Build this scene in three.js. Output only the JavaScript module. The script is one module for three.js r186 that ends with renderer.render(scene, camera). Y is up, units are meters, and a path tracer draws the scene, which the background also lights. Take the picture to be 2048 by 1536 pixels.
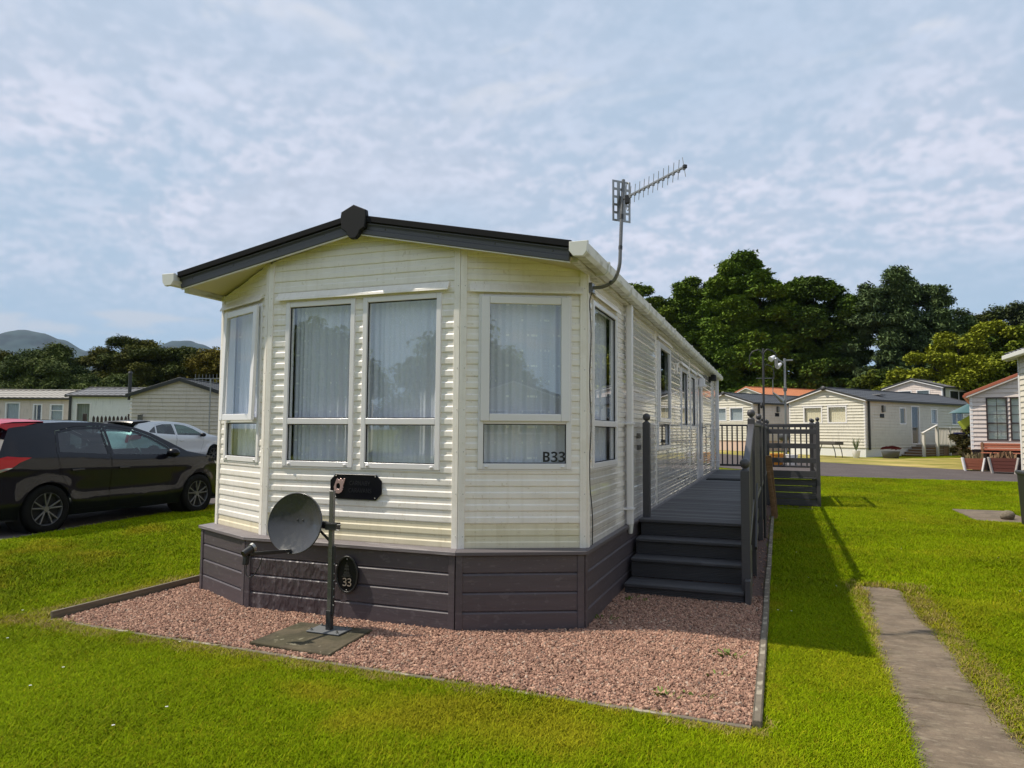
import * as THREE from 'three';
import { mergeGeometries, mergeVertices } from 'three/addons/utils/BufferGeometryUtils.js';
import { RoundedBoxGeometry } from 'three/addons/geometries/RoundedBoxGeometry.js';
import { FontLoader } from 'three/addons/loaders/FontLoader.js';
import { TextGeometry } from 'three/addons/geometries/TextGeometry.js';
import { TessellateModifier } from 'three/addons/modifiers/TessellateModifier.js';

// ---------------------------------------------------------------- camera, light, exposure
const scene = new THREE.Scene();
const camera = new THREE.PerspectiveCamera(56.66, 4 / 3, 0.05, 9000);
camera.rotation.order = 'YXZ';
camera.position.set(3.2957, 1.5355, 5.1317);
camera.rotation.set(0.0651, 0.358, 0.0072);
const renderer = new THREE.WebGLRenderer({ antialias: true });
renderer.toneMapping = THREE.LinearToneMapping;
renderer.toneMappingExposure = 1.0;
renderer.shadowMap.enabled = true;
renderer.setSize(1024, 768);

const SUN_DIR = new THREE.Vector3(-0.65, 1, 0.19).normalize();
const sun = new THREE.DirectionalLight(new THREE.Color().setRGB(1.0, 0.92, 0.785), 5.0);
sun.position.copy(SUN_DIR).multiplyScalar(60);
sun.castShadow = true;
sun.shadow.radius = 1.6;
sun.shadow.mapSize.set(2048, 2048);
Object.assign(sun.shadow.camera, { left: -45, right: 45, top: 45, bottom: -45, near: 1, far: 160 });
scene.add(sun, sun.target);

// ---------------------------------------------------------------- noise
function rng(seed) { let a = seed >>> 0; return () => { a = (a + 0x6D2B79F5) | 0; let t = Math.imul(a ^ (a >>> 15), 1 | a); t = (t + Math.imul(t ^ (t >>> 7), 61 | t)) ^ t; return ((t ^ (t >>> 14)) >>> 0) / 4294967296; }; }
function hash3(x, y, z) { let h = Math.imul(x, 374761393) + Math.imul(y, 668265263) + Math.imul(z, 2147483647 ^ 0x5bd1e995); h = Math.imul(h ^ (h >>> 13), 1274126177); h ^= h >>> 16; return (h >>> 0) / 4294967295; }
const fade = t => t * t * (3 - 2 * t), lerp = (a, b, t) => a + (b - a) * t, clamp = (x, a = 0, b = 1) => Math.min(b, Math.max(a, x));
const smooth = (a, b, x) => { const t = clamp((x - a) / (b - a)); return t * t * (3 - 2 * t); };
function vnoise(x, y, seed = 0, px = 0, py = 0) {
  const ix = Math.floor(x), iy = Math.floor(y), fx = fade(x - ix), fy = fade(y - iy);
  const w = (i, p) => p ? ((i % p) + p) % p : i;
  const a = hash3(w(ix, px), w(iy, py), seed), b = hash3(w(ix + 1, px), w(iy, py), seed), c = hash3(w(ix, px), w(iy + 1, py), seed), d = hash3(w(ix + 1, px), w(iy + 1, py), seed);
  return lerp(lerp(a, b, fx), lerp(c, d, fx), fy);
}
function fbm(x, y, oct, seed = 0, per = 0, gain = 0.5) { let s = 0, a = 1, n = 0, f = 1; for (let i = 0; i < oct; i++) { s += a * vnoise(x * f, y * f, seed + i * 17, per * f, per * f); n += a; a *= gain; f *= 2; } return s / n; }

// the same, repeating without a seam over u, v in 0..1
function fT(u, v, fx, fy, oct, seed) { let s = 0, a = 1, n = 0, f = 1; for (let i = 0; i < oct; i++) { s += a * vnoise(u * fx * f, v * fy * f, seed + i * 17, fx * f, fy * f); n += a; a *= 0.5; f *= 2; } return s / n; }

// ---------------------------------------------------------------- sky: pale blue with thin broken cloud
{
  const W = 2048, H = 1024, data = new Float32Array(W * H * 4);
  const sx = SUN_DIR.x, sy = SUN_DIR.y, sz = SUN_DIR.z;
  for (let j = 0; j < H; j++) {
    const el = ((j + 0.5) / H - 0.5) * Math.PI, y = Math.sin(el), c = Math.cos(el);
    for (let i = 0; i < W; i++) {
      const k = (j * W + i) * 4;
      if (y < -0.02) { data[k] = 0.2; data[k + 1] = 0.23; data[k + 2] = 0.2; data[k + 3] = 1; continue; }
      const az = ((i + 0.5) / W - 0.5) * 2 * Math.PI, x = Math.cos(az) * c, z = Math.sin(az) * c;
      const yy = Math.max(y, 0.0);
      // clear air
      const t = Math.pow(clamp(yy), 0.6);
      let r = lerp(0.45, 0.385, t), g = lerp(0.60, 0.54, t), b = lerp(0.755, 0.725, t);
      // cloud sheet on a plane high above
      const q = 1 / (yy + 0.18), u = x * q, v = z * q;
      const wx = fbm(u * 1.3 + 7, v * 1.3 + 3, 3, 11) - 0.5, wy = fbm(u * 1.3 + 31, v * 1.3 + 17, 3, 23) - 0.5;
      const big = fbm(u * 1.3 + wx * 0.8 + 2.2, v * 1.6 + wy * 0.8 + 5.1, 4, 5);
      const puff = 0.42 * fbm(u * 10 + wx * 3, v * 12 + wy * 3, 5, 41, 0, 0.58) + 0.58 * fbm(u * 30 + wx * 7, v * 34 + wy * 7, 4, 47, 0, 0.66);
      const wisp = fbm(u * 2.2 + wx * 3 + 40, v * 5.5 + wy * 3, 5, 71, 0, 0.6);
      let cov = smooth(0.26, 0.58, big) * 0.5 + 0.42;
      cov *= smooth(0.08, 0.26, yy);
      const rip = smooth(0.32, 0.56, fbm(u * 0.9 + 11, v * 0.9 + 4, 3, 61)) * (1 - 0.93 * smooth(0.30, 0.47, yy));
      let d = clamp(cov * lerp(0.78 - 0.36 * smooth(0.32, 0.5, yy), 0.45 + 0.75 * smooth(0.40, 0.60, puff), 0.15 + 0.8 * rip));
      
      // low heaped cloud near the horizon
      const low = fbm(az * 14 + 3, el * 50, 5, 91) * smooth(0.07, 0.11, yy) * (1 - smooth(0.135, 0.16, yy));
      const lowd = smooth(0.44, 0.60, low) * 0.85;
      const s = Math.max(0, x * sx + y * sy + z * sz), glow = Math.pow(s, 6) * 0.10;
      const cl = 0.97 + 0.5 * (puff - 0.5);
      r = lerp(r, 0.70 * cl, d); g = lerp(g, 0.735 * cl, d); b = lerp(b, 0.865 * cl, d);
      const wh = smooth(0.56, 0.74, wisp) * smooth(0.36, 0.5, yy) * smooth(0.40, 0.60, fbm(u * 14 + wx * 8, v * 16 + wy * 8, 4, 53, 0, 0.6)) * 0.7;
      r = lerp(r, 0.80, wh); g = lerp(g, 0.81, wh); b = lerp(b, 0.87, wh);
      r = lerp(r, 0.60, lowd); g = lerp(g, 0.655, lowd); b = lerp(b, 0.74, lowd);
      data[k] = r + glow; data[k + 1] = g + glow * 0.96; data[k + 2] = b + glow * 0.88; data[k + 3] = 1;
    }
  }
  const sky = new THREE.DataTexture(data, W, H, THREE.RGBAFormat, THREE.FloatType);
  sky.mapping = THREE.EquirectangularReflectionMapping; sky.colorSpace = THREE.LinearSRGBColorSpace;
  sky.magFilter = THREE.LinearFilter; sky.needsUpdate = true;
  scene.background = sky; scene.environment = sky; scene.environmentIntensity = 1.0;
}

// ---------------------------------------------------------------- helpers: names, labels, geometry
const taken = {};
function numbered(n) { const k = taken[n] = (taken[n] || 0) + 1; return k === 1 ? n : `${n}_${String(k - 1).padStart(3, '0')}`; }
function tag(o, label, category, group, kind) { if (label) o.userData.label = label; if (category) o.userData.category = category; if (group) o.userData.group = group; if (kind) o.userData.kind = kind; return o; }
function thing(name, label, category, pos = [0, 0, 0], turn = 0, group) { const o = new THREE.Group(); o.name = numbered(name); o.position.set(...pos); o.rotation.y = turn; scene.add(o); return tag(o, label, category, group); }
function group(name, parent) { const o = new THREE.Group(); o.name = name; parent.add(o); return o; }
const V = (x, y, z) => new THREE.Vector3(x, y, z);
function metric(g) {
  const p = g.attributes.position, n = g.attributes.normal, uv = new Float32Array(p.count * 2);
  for (let i = 0; i < p.count; i++) {
    const ax = Math.abs(n.getX(i)), ay = Math.abs(n.getY(i)), az = Math.abs(n.getZ(i));
    if (ay > ax && ay > az) { uv[2 * i] = p.getX(i); uv[2 * i + 1] = p.getZ(i); }
    else if (ax > az) { uv[2 * i] = p.getZ(i); uv[2 * i + 1] = p.getY(i); }
    else { uv[2 * i] = p.getX(i); uv[2 * i + 1] = p.getY(i); }
  }
  g.setAttribute('uv', new THREE.BufferAttribute(uv, 2)); return g;
}
function basis(o, u, n) { const U = V(...u).normalize(), N = V(...n).normalize(); return new THREE.Matrix4().makeBasis(U, N.clone().cross(U), N).setPosition(...o); }
class B {
  constructor() { this.g = []; }
  add(g, m) { g = g.index ? g.toNonIndexed() : g.clone(); for (const k of Object.keys(g.attributes)) if (k !== 'position' && k !== 'normal') g.deleteAttribute(k); if (!g.attributes.normal) g.computeVertexNormals(); if (m) g.applyMatrix4(m); this.g.push(g); return this; }
  box(x0, x1, y0, y1, z0, z1, r = 0) {
    const w = Math.abs(x1 - x0), h = Math.abs(y1 - y0), d = Math.abs(z1 - z0);
    const g = r ? new RoundedBoxGeometry(w, h, d, 1, Math.min(r, w / 2.1, h / 2.1, d / 2.1)) : new THREE.BoxGeometry(w, h, d);
    return this.add(g.translate((x0 + x1) / 2, (y0 + y1) / 2, (z0 + z1) / 2));
  }
  bar(a, b, w, h, r = 0, up = [0, 1, 0]) {
    const A = V(...a), D = V(...b).sub(A), L = D.length(), X = D.clone().normalize(), Z = X.clone().cross(V(...up)).normalize(), Y = Z.clone().cross(X);
    const g = r ? new RoundedBoxGeometry(L, h, w, 1, r) : new THREE.BoxGeometry(L, h, w);
    return this.add(g, new THREE.Matrix4().makeBasis(X, Y, Z).setPosition(A.addScaledVector(D, 0.5)));
  }
  cyl(a, b, r1, r2 = r1, n = 10) {
    const A = V(...a), D = V(...b).sub(A), L = D.length();
    const q = new THREE.Quaternion().setFromUnitVectors(V(0, 1, 0), D.clone().normalize());
    return this.add(new THREE.CylinderGeometry(r2, r1, L, n), new THREE.Matrix4().compose(A.addScaledVector(D, 0.5), q, V(1, 1, 1)));
  }
  tube(pts, r, n = 6, seg = 0, sharp = false) { const c = new THREE.CatmullRomCurve3(pts.map(p => V(...p)), false, 'catmullrom', sharp ? 0.1 : 0.5); return this.add(new THREE.TubeGeometry(c, seg || pts.length * 5, r, n)); }
  sph(c, r, n = 12, sx = 1, sy = 1, sz = 1) { return this.add(new THREE.SphereGeometry(r, n, Math.max(6, n * 0.7 | 0)).scale(sx, sy, sz).translate(...c)); }
  lathe(pts, n, m) { return this.add(new THREE.LatheGeometry(pts.map(p => new THREE.Vector2(...p)), n), m); }
  ext(pts, depth, m, bevel = 0, holes = []) {
    const s = new THREE.Shape(pts.map(p => new THREE.Vector2(...p)));
    for (const h of holes) s.holes.push(new THREE.Path(h.map(p => new THREE.Vector2(...p))));
    return this.add(new THREE.ExtrudeGeometry(s, { depth, bevelEnabled: bevel > 0, bevelSize: bevel, bevelThickness: bevel, bevelSegments: 1, steps: 1, curveSegments: 6 }), m);
  }
  quads(list) { const v = []; for (const [a, b, c, d] of list) v.push(...a, ...b, ...c, ...a, ...c, ...d); const g = new THREE.BufferGeometry(); g.setAttribute('position', new THREE.Float32BufferAttribute(v, 3)); g.computeVertexNormals(); return this.add(g); }
  geo() { const g = this.g.length === 1 ? this.g[0] : mergeGeometries(this.g); return metric(g); }
  build(name, mat, parent, m) { const g = this.geo(); if (m) g.applyMatrix4(m); const o = new THREE.Mesh(g, mat); o.name = parent ? name : numbered(name); o.castShadow = o.receiveShadow = true; (parent || scene).add(o); return o; }
}
function meshOf(g, name, mat, parent) { const o = new THREE.Mesh(g, mat); o.name = parent ? name : numbered(name); o.castShadow = o.receiveShadow = true; (parent || scene).add(o); return o; }

// ---------------------------------------------------------------- textures and materials
const toS = c => Math.round(255 * clamp(c <= 0.0031308 ? 12.92 * c : 1.055 * Math.pow(c, 1 / 2.4) - 0.055));
function tex(n, metres, fn, srgb = true, m2 = metres) {
  const d = new Uint8Array(n * n * 4);
  for (let j = 0; j < n; j++) for (let i = 0; i < n; i++) {
    const c = fn(i / n, j / n), k = (j * n + i) * 4;
    if (srgb) { d[k] = toS(c[0]); d[k + 1] = toS(c[1]); d[k + 2] = toS(c[2]); } else d[k] = d[k + 1] = d[k + 2] = Math.round(255 * clamp(c));
    d[k + 3] = 255;
  }
  const t = new THREE.DataTexture(d, n, n); t.wrapS = t.wrapT = THREE.RepeatWrapping; t.magFilter = THREE.LinearFilter; t.minFilter = THREE.LinearMipmapLinearFilter;
  if (srgb) t.colorSpace = THREE.SRGBColorSpace; t.repeat.set(1 / metres, 1 / m2); t.needsUpdate = true; return t;
}
const again = (t, a, b = a) => { const c = t.clone(); c.repeat.set(1 / a, 1 / b); c.needsUpdate = true; return c; };
const rgb = (r, g, b) => new THREE.Color().setRGB(r, g, b);
function mat(c, rough = 0.6, more = {}) { return new THREE.MeshPhysicalMaterial({ color: Array.isArray(c) ? rgb(...c) : c, roughness: rough, ...more }); }
const WHITE = [1, 1, 1];
// fine mottling used as roughness / bump on many things
const tSpeck = tex(256, 0.5, (u, v) => fT(u, v, 16, 16, 4, 3), false);
const tBrush = tex(512, 0.9, (u, v) => fT(u, v, 6, 96, 3, 8) * 0.7 + 0.3 * fT(u, v, 40, 40, 2, 9), false);
const tWave = tex(256, 1.6, (u, v) => fT(u, v, 4, 4, 3, 14), false);
// weathered cream aluminium: faint streaks, chalky spots and small specks
function creamTex(base, dirt, amount, seed) {
  return tex(512, 1.7, (u, v) => {
    const a = smooth(0.48, 0.78, fT(u, v, 5, 9, 5, seed)), st = smooth(0.52, 0.8, fT(u, v, 44, 2, 4, seed + 5)), sp = smooth(0.90, 0.94, vnoise(u * 90, v * 90, seed + 9, 90, 90));
    const k = clamp(amount * (0.55 * a + 0.45 * st) + 0.5 * sp);
    return base.map((c, i) => lerp(c, dirt[i], k) * (0.96 + 0.08 * fT(u, v, 20, 20, 2, seed + 2)));
  });
}
const tCream = creamTex([0.87, 0.82, 0.755], [0.62, 0.55, 0.43], 0.34, 100);
const tCreamStain = creamTex([0.76, 0.68, 0.50], [0.54, 0.45, 0.27], 0.6, 140);
const M = {
  siding: mat(WHITE, 0.42, { map: tCream, clearcoat: 0.1, clearcoatRoughness: 0.3, bumpMap: tWave, bumpScale: 0.003 }),
  sidingStain: mat(WHITE, 0.45, { map: tCreamStain, bumpMap: tWave, bumpScale: 0.0016 }),
  sideWall: mat(WHITE, 0.2, { map: again(tCream, 1.9), clearcoat: 1, clearcoatRoughness: 0.04, bumpMap: again(tWave, 0.8), bumpScale: 0.006 }),
  creamTrim: mat(WHITE, 0.4, { map: again(tCream, 0.8) }),
  soffit: mat([0.60, 0.55, 0.38], 0.6),
  upvc: mat([0.79, 0.765, 0.765], 0.3, { roughnessMap: tSpeck }),
  gutter: mat([0.70, 0.69, 0.64], 0.35),
  gutterGrime: mat(WHITE, 0.5, { map: tex(256, 1.2, (u, v) => { const k = smooth(0.45, 0.75, fT(u, v, 8, 24, 4, 210)); return [lerp(0.70, 0.46, k), lerp(0.69, 0.44, k), lerp(0.64, 0.36, k)]; }) }),
  fascia: mat([0.075, 0.074, 0.080], 0.42),
  roofEdge: mat([0.009, 0.009, 0.010], 0.7, { specularIntensity: 0.3 }),
  ridgeCap: mat([0.011, 0.011, 0.012], 0.6, { specularIntensity: 0.5 }),
  roof: mat([0.06, 0.062, 0.066], 0.6),
  skirt: mat(WHITE, 0.48, { map: tex(512, 1.3, (u, v) => { const k = 0.85 + 0.3 * fT(u, v, 4, 40, 4, 31), w = smooth(0.66, 0.8, fT(u, v, 30, 60, 3, 37)); return [lerp(0.083 * k, 0.14, w * 0.5), lerp(0.068 * k, 0.122, w * 0.5), lerp(0.076 * k, 0.13, w * 0.5)]; }), bumpMap: tBrush, bumpScale: 0.0012 }),
  skirtPeel: mat(WHITE, 0.36, { map: tex(512, 1.3, (u, v) => { const w = smooth(0.6, 0.78, fT(u, v, 26, 18, 4, 61)); return [lerp(0.072, 0.15, w), lerp(0.058, 0.13, w), lerp(0.064, 0.138, w)]; }), bumpMap: tex(512, 0.8, (u, v) => { const a = fT(u, v, 9, 5, 4, 77), r = Math.abs(fT(u, v, 14, 7, 3, 78) - 0.5) * 2; return a * 0.6 + (1 - r) * 0.4; }, false), bumpScale: 0.022 }),
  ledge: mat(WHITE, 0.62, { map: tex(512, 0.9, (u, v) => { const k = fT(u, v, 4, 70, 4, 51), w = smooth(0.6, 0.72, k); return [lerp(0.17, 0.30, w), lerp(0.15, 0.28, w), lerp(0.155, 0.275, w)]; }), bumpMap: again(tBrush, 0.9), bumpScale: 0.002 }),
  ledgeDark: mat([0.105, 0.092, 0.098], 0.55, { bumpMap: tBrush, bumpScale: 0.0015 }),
  deckBoard: mat(WHITE, 0.62, { map: tex(512, 1.1, (u, v) => { const k = fT(u, v, 5, 80, 4, 131), w = smooth(0.62, 0.74, k); return [lerp(0.052, 0.10, w * 0.7), lerp(0.049, 0.096, w * 0.7), lerp(0.054, 0.105, w * 0.7)]; }), bumpMap: tBrush, bumpScale: 0.0014 }),
  deckBoard2: mat([0.066, 0.062, 0.067], 0.7, { bumpMap: tBrush, bumpScale: 0.0014 }),
  deckBoard3: mat([0.040, 0.038, 0.043], 0.5, { bumpMap: tBrush, bumpScale: 0.0014 }),
  deckDark: mat([0.052, 0.050, 0.055], 0.55, { bumpMap: tBrush, bumpScale: 0.001 }),
  deckRail: mat([0.060, 0.057, 0.062], 0.5, { bumpMap: tBrush, bumpScale: 0.001 }),
  steel: mat([0.155, 0.152, 0.148], 0.42, { metalness: 0.35, roughnessMap: tSpeck }),
  steelDark: mat([0.05, 0.05, 0.052], 0.5, { metalness: 0.5 }),
  alu: mat([0.30, 0.30, 0.29], 0.42, { metalness: 0.8 }),
  black: mat([0.012, 0.012, 0.013], 0.45),
  blackGloss: mat([0.006, 0.006, 0.009], 0.3, { specularIntensity: 0.45 }),
  screw: mat([0.45, 0.44, 0.40], 0.35, { metalness: 0.8 }),
  copper: mat([0.62, 0.42, 0.40], 0.35, { metalness: 0.55 }),
  bronze: mat([0.50, 0.43, 0.37], 0.4, { metalness: 0.5 }),
  glass: mat([0.955, 0.985, 0.985], 0.0, { transmission: 1, thickness: 0, ior: 2.35, side: THREE.DoubleSide }),
  rubber: mat([0.007, 0.007, 0.007], 0.85, { specularIntensity: 0.25 }),
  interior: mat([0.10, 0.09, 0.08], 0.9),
  dark: mat([0.008, 0.008, 0.008], 0.9),
  brownWood: mat(WHITE, 0.75, { map: tex(256, 0.7, (u, v) => { const k = fT(u, v, 4, 50, 4, 231); return [lerp(0.13, 0.30, k), lerp(0.075, 0.17, k), lerp(0.035, 0.085, k)]; }), bumpMap: tBrush, bumpScale: 0.001 }),
  edgeWood: mat(WHITE, 0.85, { map: tex(256, 0.8, (u, v) => { const k = fT(u, v, 3, 40, 4, 241); return [lerp(0.08, 0.20, k), lerp(0.065, 0.165, k), lerp(0.045, 0.115, k)]; }), bumpMap: tBrush, bumpScale: 0.002 }),
  kerb: mat(WHITE, 0.92, { map: tex(512, 0.8, (u, v) => { const k = fT(u, v, 14, 14, 5, 251), l = smooth(0.60, 0.70, fT(u, v, 9, 9, 4, 257)); return [lerp(0.10, 0.21, k) + l * 0.17, lerp(0.082, 0.175, k) + l * 0.155, lerp(0.060, 0.13, k) + l * 0.12]; }), bumpMap: tSpeck, bumpScale: 0.006 }),
  slab: mat(WHITE, 0.93, { map: tex(512, 1.0, (u, v) => { const k = fT(u, v, 10, 10, 5, 261), g = smooth(0.5, 0.66, fT(u, v, 6, 6, 4, 267)), l = smooth(0.76, 0.82, fT(u, v, 26, 26, 3, 269)); return [lerp(0.045, 0.115, k) * (1 - 0.34 * g) + l * 0.13, lerp(0.036, 0.092, k) * (1 - 0.30 * g) + l * 0.12, lerp(0.020, 0.054, k) * (1 - 0.4 * g) + l * 0.09]; }), bumpMap: tSpeck, bumpScale: 0.006 }),
  path: mat(WHITE, 0.93, { map: tex(1024, 1.3, (u, v) => { const k = fT(u, v, 12, 12, 5, 271), g = smooth(0.46, 0.64, fT(u, v, 5, 5, 5, 277)), l = smooth(0.60, 0.80, fT(u, v, 26, 70, 4, 279)), s2 = smooth(0.5, 0.62, fT(u, v, 9, 30, 4, 275)); return [lerp(0.098, 0.19, k) * (1 - 0.28 * g) + l * 0.055 + s2 * 0.03, lerp(0.073, 0.142, k) * (1 - 0.28 * g) + l * 0.05 + s2 * 0.026, lerp(0.051, 0.099, k) * (1 - 0.32 * g) + l * 0.038 + s2 * 0.018]; }), bumpMap: again(tSpeck, 0.35), bumpScale: 0.006 }),
  tarmac: mat(WHITE, 0.92, { specularIntensity: 0.4, map: tex(512, 2.2, (u, v) => { const k = fT(u, v, 60, 60, 3, 281), g = fT(u, v, 5, 5, 4, 283), s = 0.75 + 0.5 * k; return [0.092 * s * (0.8 + 0.4 * g), 0.076 * s * (0.8 + 0.4 * g), 0.073 * s * (0.8 + 0.4 * g)]; }), bumpMap: tSpeck, bumpScale: 0.006 }),
};

// ================================================================ the ground
function terrain(x, z) {
  const sl = smooth(0, 1, (-x - 2.3) / 2.9), hl = 0.16 * sl + 0.15 * sl * smooth(6, 18, -z);
  const hb = 0.33 * smooth(13, 28, -z) + 0.12 * smooth(30, 44, -z) + 0.95 * smooth(41, 50, -z);
  const far = 1.0 - smooth(120, 300, Math.hypot(x, z));
  return Math.max(hl, hb) * far;
}
const lawnMap = tex(1024, 5, (u, v) => {
  const a = fT(u, v, 3, 3, 4, 301), b = fT(u, v, 70, 70, 3, 307), y = smooth(0.52, 0.72, fT(u, v, 7, 6, 4, 311)), d = smooth(0.42, 0.62, fT(u, v, 160, 160, 2, 313));
  const k = (0.62 + 0.5 * a) * (0.55 + 0.75 * b) * (0.8 + 0.35 * d);
  return [lerp(0.150, 0.205, y) * k, lerp(0.182, 0.19, y) * k, lerp(0.001, 0.006, y) * k];
});
M.lawn = mat(WHITE, 0.95, { specularIntensity: 0.1, map: lawnMap, bumpMap: again(tSpeck, 0.3), bumpScale: 0.02 });
M.dryGrass = mat(WHITE, 0.95, { map: tex(512, 4, (u, v) => { const k = 0.7 + 0.6 * fT(u, v, 8, 8, 4, 321), y = smooth(0.4, 0.62, fT(u, v, 3, 14, 4, 323)); return [lerp(0.20, 0.42, y) * k, lerp(0.185, 0.31, y) * k, lerp(0.02, 0.10, y) * k]; }) });
{
  const xs = [-4200, -2200, -1000, -450, -200, -110]; for (let x = -72; x <= 48; x += 0.8) xs.push(x); xs.push(90, 200, 450, 1000, 2200, 4200);
  const zs = [-4200, -2200, -1000, -450, -200, -110]; for (let z = -72; z <= 40; z += 0.8) zs.push(z); zs.push(90, 200, 450, 1000, 2200, 4200);
  const pos = [], idx = [], uv = [];
  for (const z of zs) for (const x of xs) { pos.push(x, terrain(x, z), z); uv.push(x, z); }
  for (let j = 0; j + 1 < zs.length; j++) for (let i = 0; i + 1 < xs.length; i++) { const a = j * xs.length + i, b = a + 1, c = a + xs.length, d = c + 1; idx.push(a, c, b, b, c, d); }
  const g = new THREE.BufferGeometry(); g.setAttribute('position', new THREE.Float32BufferAttribute(pos, 3)); g.setAttribute('uv', new THREE.Float32BufferAttribute(uv, 2)); g.setIndex(idx); g.computeVertexNormals();
  tag(meshOf(g, 'lawn', M.lawn), 'short mown green lawn around the caravans', null, null, 'structure');
}
// a strip between two edges that follows the ground
function strip(name, left, right, lift, m, label, n = 60) {
  const c = p => new THREE.CatmullRomCurve3(p.map(q => V(q[0], 0, q[1])), false, 'catmullrom', 0.3), L = c(left), R = c(right), k = 12, pos = [], uv = [], idx = [];
  for (let i = 0; i <= n; i++) { const a = L.getPoint(i / n), b = R.getPoint(i / n); for (let j = 0; j <= k; j++) { const p = a.clone().lerp(b, j / k); pos.push(p.x, terrain(p.x, p.z) + lift, p.z); uv.push(p.x, p.z); } }
  for (let i = 0; i < n; i++) for (let j = 0; j < k; j++) { const a = i * (k + 1) + j, b = a + 1, d = a + k + 1, e = d + 1; idx.push(a, b, d, b, e, d); }
  const g = new THREE.BufferGeometry(); g.setAttribute('position', new THREE.Float32BufferAttribute(pos, 3)); g.setAttribute('uv', new THREE.Float32BufferAttribute(uv, 2)); g.setIndex(idx); g.computeVertexNormals();
  return tag(meshOf(g, name, m), label, null, null, 'structure');
}
const ROAD_NEAR = [[40, -17.5], [14, -19.2], [9.76, -19.5], [4.65, -19.9], [1.3, -22.2], [-3, -26.5], [-12, -34]];
const ROAD_FAR = [[40, -22.0], [14, -22.6], [10.76, -23.2], [5.04, -26.6], [1.5, -33], [-3, -39], [-12, -46]];
strip('road', ROAD_NEAR, ROAD_FAR, 0.012, M.tarmac, 'tarmac road curving past the far caravans', 90);
strip('verge', ROAD_FAR.map(p => [p[0] - 0.03, p[1] + 0.06]), [[40, -36], [15, -36], [11, -34.5], [8, -32.8], [5, -36], [0, -42], [-12, -50]], 0.007, M.dryGrass, 'dry yellow grass verge before the far caravans', 90);
const parkEdge = t => -5.49 + (t + 0.84) * 0.171;
strip('parking_lane', [[parkEdge(16), 16], [parkEdge(8), 8], [parkEdge(-0.84), -0.84], [parkEdge(-5.1), -5.1], [parkEdge(-12), -12], [-9.4, -22], [-11, -30]], [[-7, 16], [-8, 8], [-9.8, -0.84], [-10.6, -5.1], [-11.6, -12], [-13.2, -22], [-15, -30]], 0.012, M.tarmac, 'tarmac lane under the black car', 80);
strip('parking_bay', [[-12.4, 2], [-12.6, -8], [-13.0, -18]], [[-18.5, 2], [-18.5, -8], [-18.5, -18]], 0.012, M.tarmac, 'tarmac bay under the white car', 40);

// gravel bed, its edging and the chippings
const inSkirt = (x, z) => Math.abs(x) < 1.86 && z < (Math.abs(x) < 0.98 ? 0.12 : 0.12 - (Math.abs(x) - 0.98) * 0.478);
M.gravelBase = mat(WHITE, 0.95, { map: tex(512, 0.5, (u, v) => { const k = fT(u, v, 40, 40, 3, 331); return [lerp(0.05, 0.20, k), lerp(0.032, 0.115, k), lerp(0.024, 0.09, k)]; }), bumpMap: tSpeck, bumpScale: 0.01 });
tag(new B().box(-2.12, 3.14, -0.1, 0.006, -13.4, 1.06).build('gravel_bed', M.gravelBase), 'bed of pink gravel under the caravan', null, null, 'structure');
{
  const r = rng(5), g = new THREE.IcosahedronGeometry(1, 0), p = g.attributes.position;
  const seen = {};
  for (let i = 0; i < p.count; i++) { const k = [p.getX(i), p.getY(i), p.getZ(i)].map(v => v.toFixed(2)).join(); const s = seen[k] = seen[k] || 0.72 + 0.5 * r(); p.setXYZ(i, p.getX(i) * s, p.getY(i) * s, p.getZ(i) * s); }
  g.computeVertexNormals();
  const N = 98000, im = new THREE.InstancedMesh(g, mat(WHITE, 0.9), N), m = new THREE.Matrix4(), q = new THREE.Quaternion(), e = new THREE.Euler(); let n = 0;
  const pick = [[0.40, 0.228, 0.160], [0.32, 0.172, 0.118], [0.50, 0.305, 0.210], [0.22, 0.122, 0.088], [0.47, 0.345, 0.262], [0.20, 0.15, 0.12]];
  let guard = 0;
  while (n < N && guard++ < 400000) {
    const front = r() < 0.94, x = -2.12 + 5.26 * r(), z = front ? 1.015 + (x + 2.13) * 0.0237 - 3.1 * r() : -2.1 - 11 * r();
    if (inSkirt(x, z)) continue;
    if (x > 1.9 && z < -1.75 && r() < 0.6) continue;
    if (x > -0.215 && x < 0.43 && z > 0.43 && z < 1.0) continue;
    const s = 0.0055 + 0.0068 * Math.pow(r(), 1.7);
    const heap = 0.006 + 0.016 * r() + 0.012 * vnoise(x * 3, z * 3, 4) - (x < -1.7 ? 0.012 : 0);
    e.set(r() * 6.28, r() * 6.28, r() * 6.28); q.setFromEuler(e);
    m.compose(V(x, heap, z), q, V(s * (0.8 + 0.7 * r()), s * (0.6 + 0.4 * r()), s * (0.8 + 0.5 * r())));
    im.setMatrixAt(n, m);
    const c = pick[(r() * r() * 6) | 0], k = 0.52 + 0.64 * r();
    im.setColorAt(n, rgb(c[0] * k, c[1] * k, c[2] * k)); n++;
  }
  im.count = n; im.name = numbered('gravel'); im.castShadow = im.receiveShadow = true; scene.add(im);
  tag(im, 'loose pink and buff stone chippings around the caravan', null, null, 'stuff');
}
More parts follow.
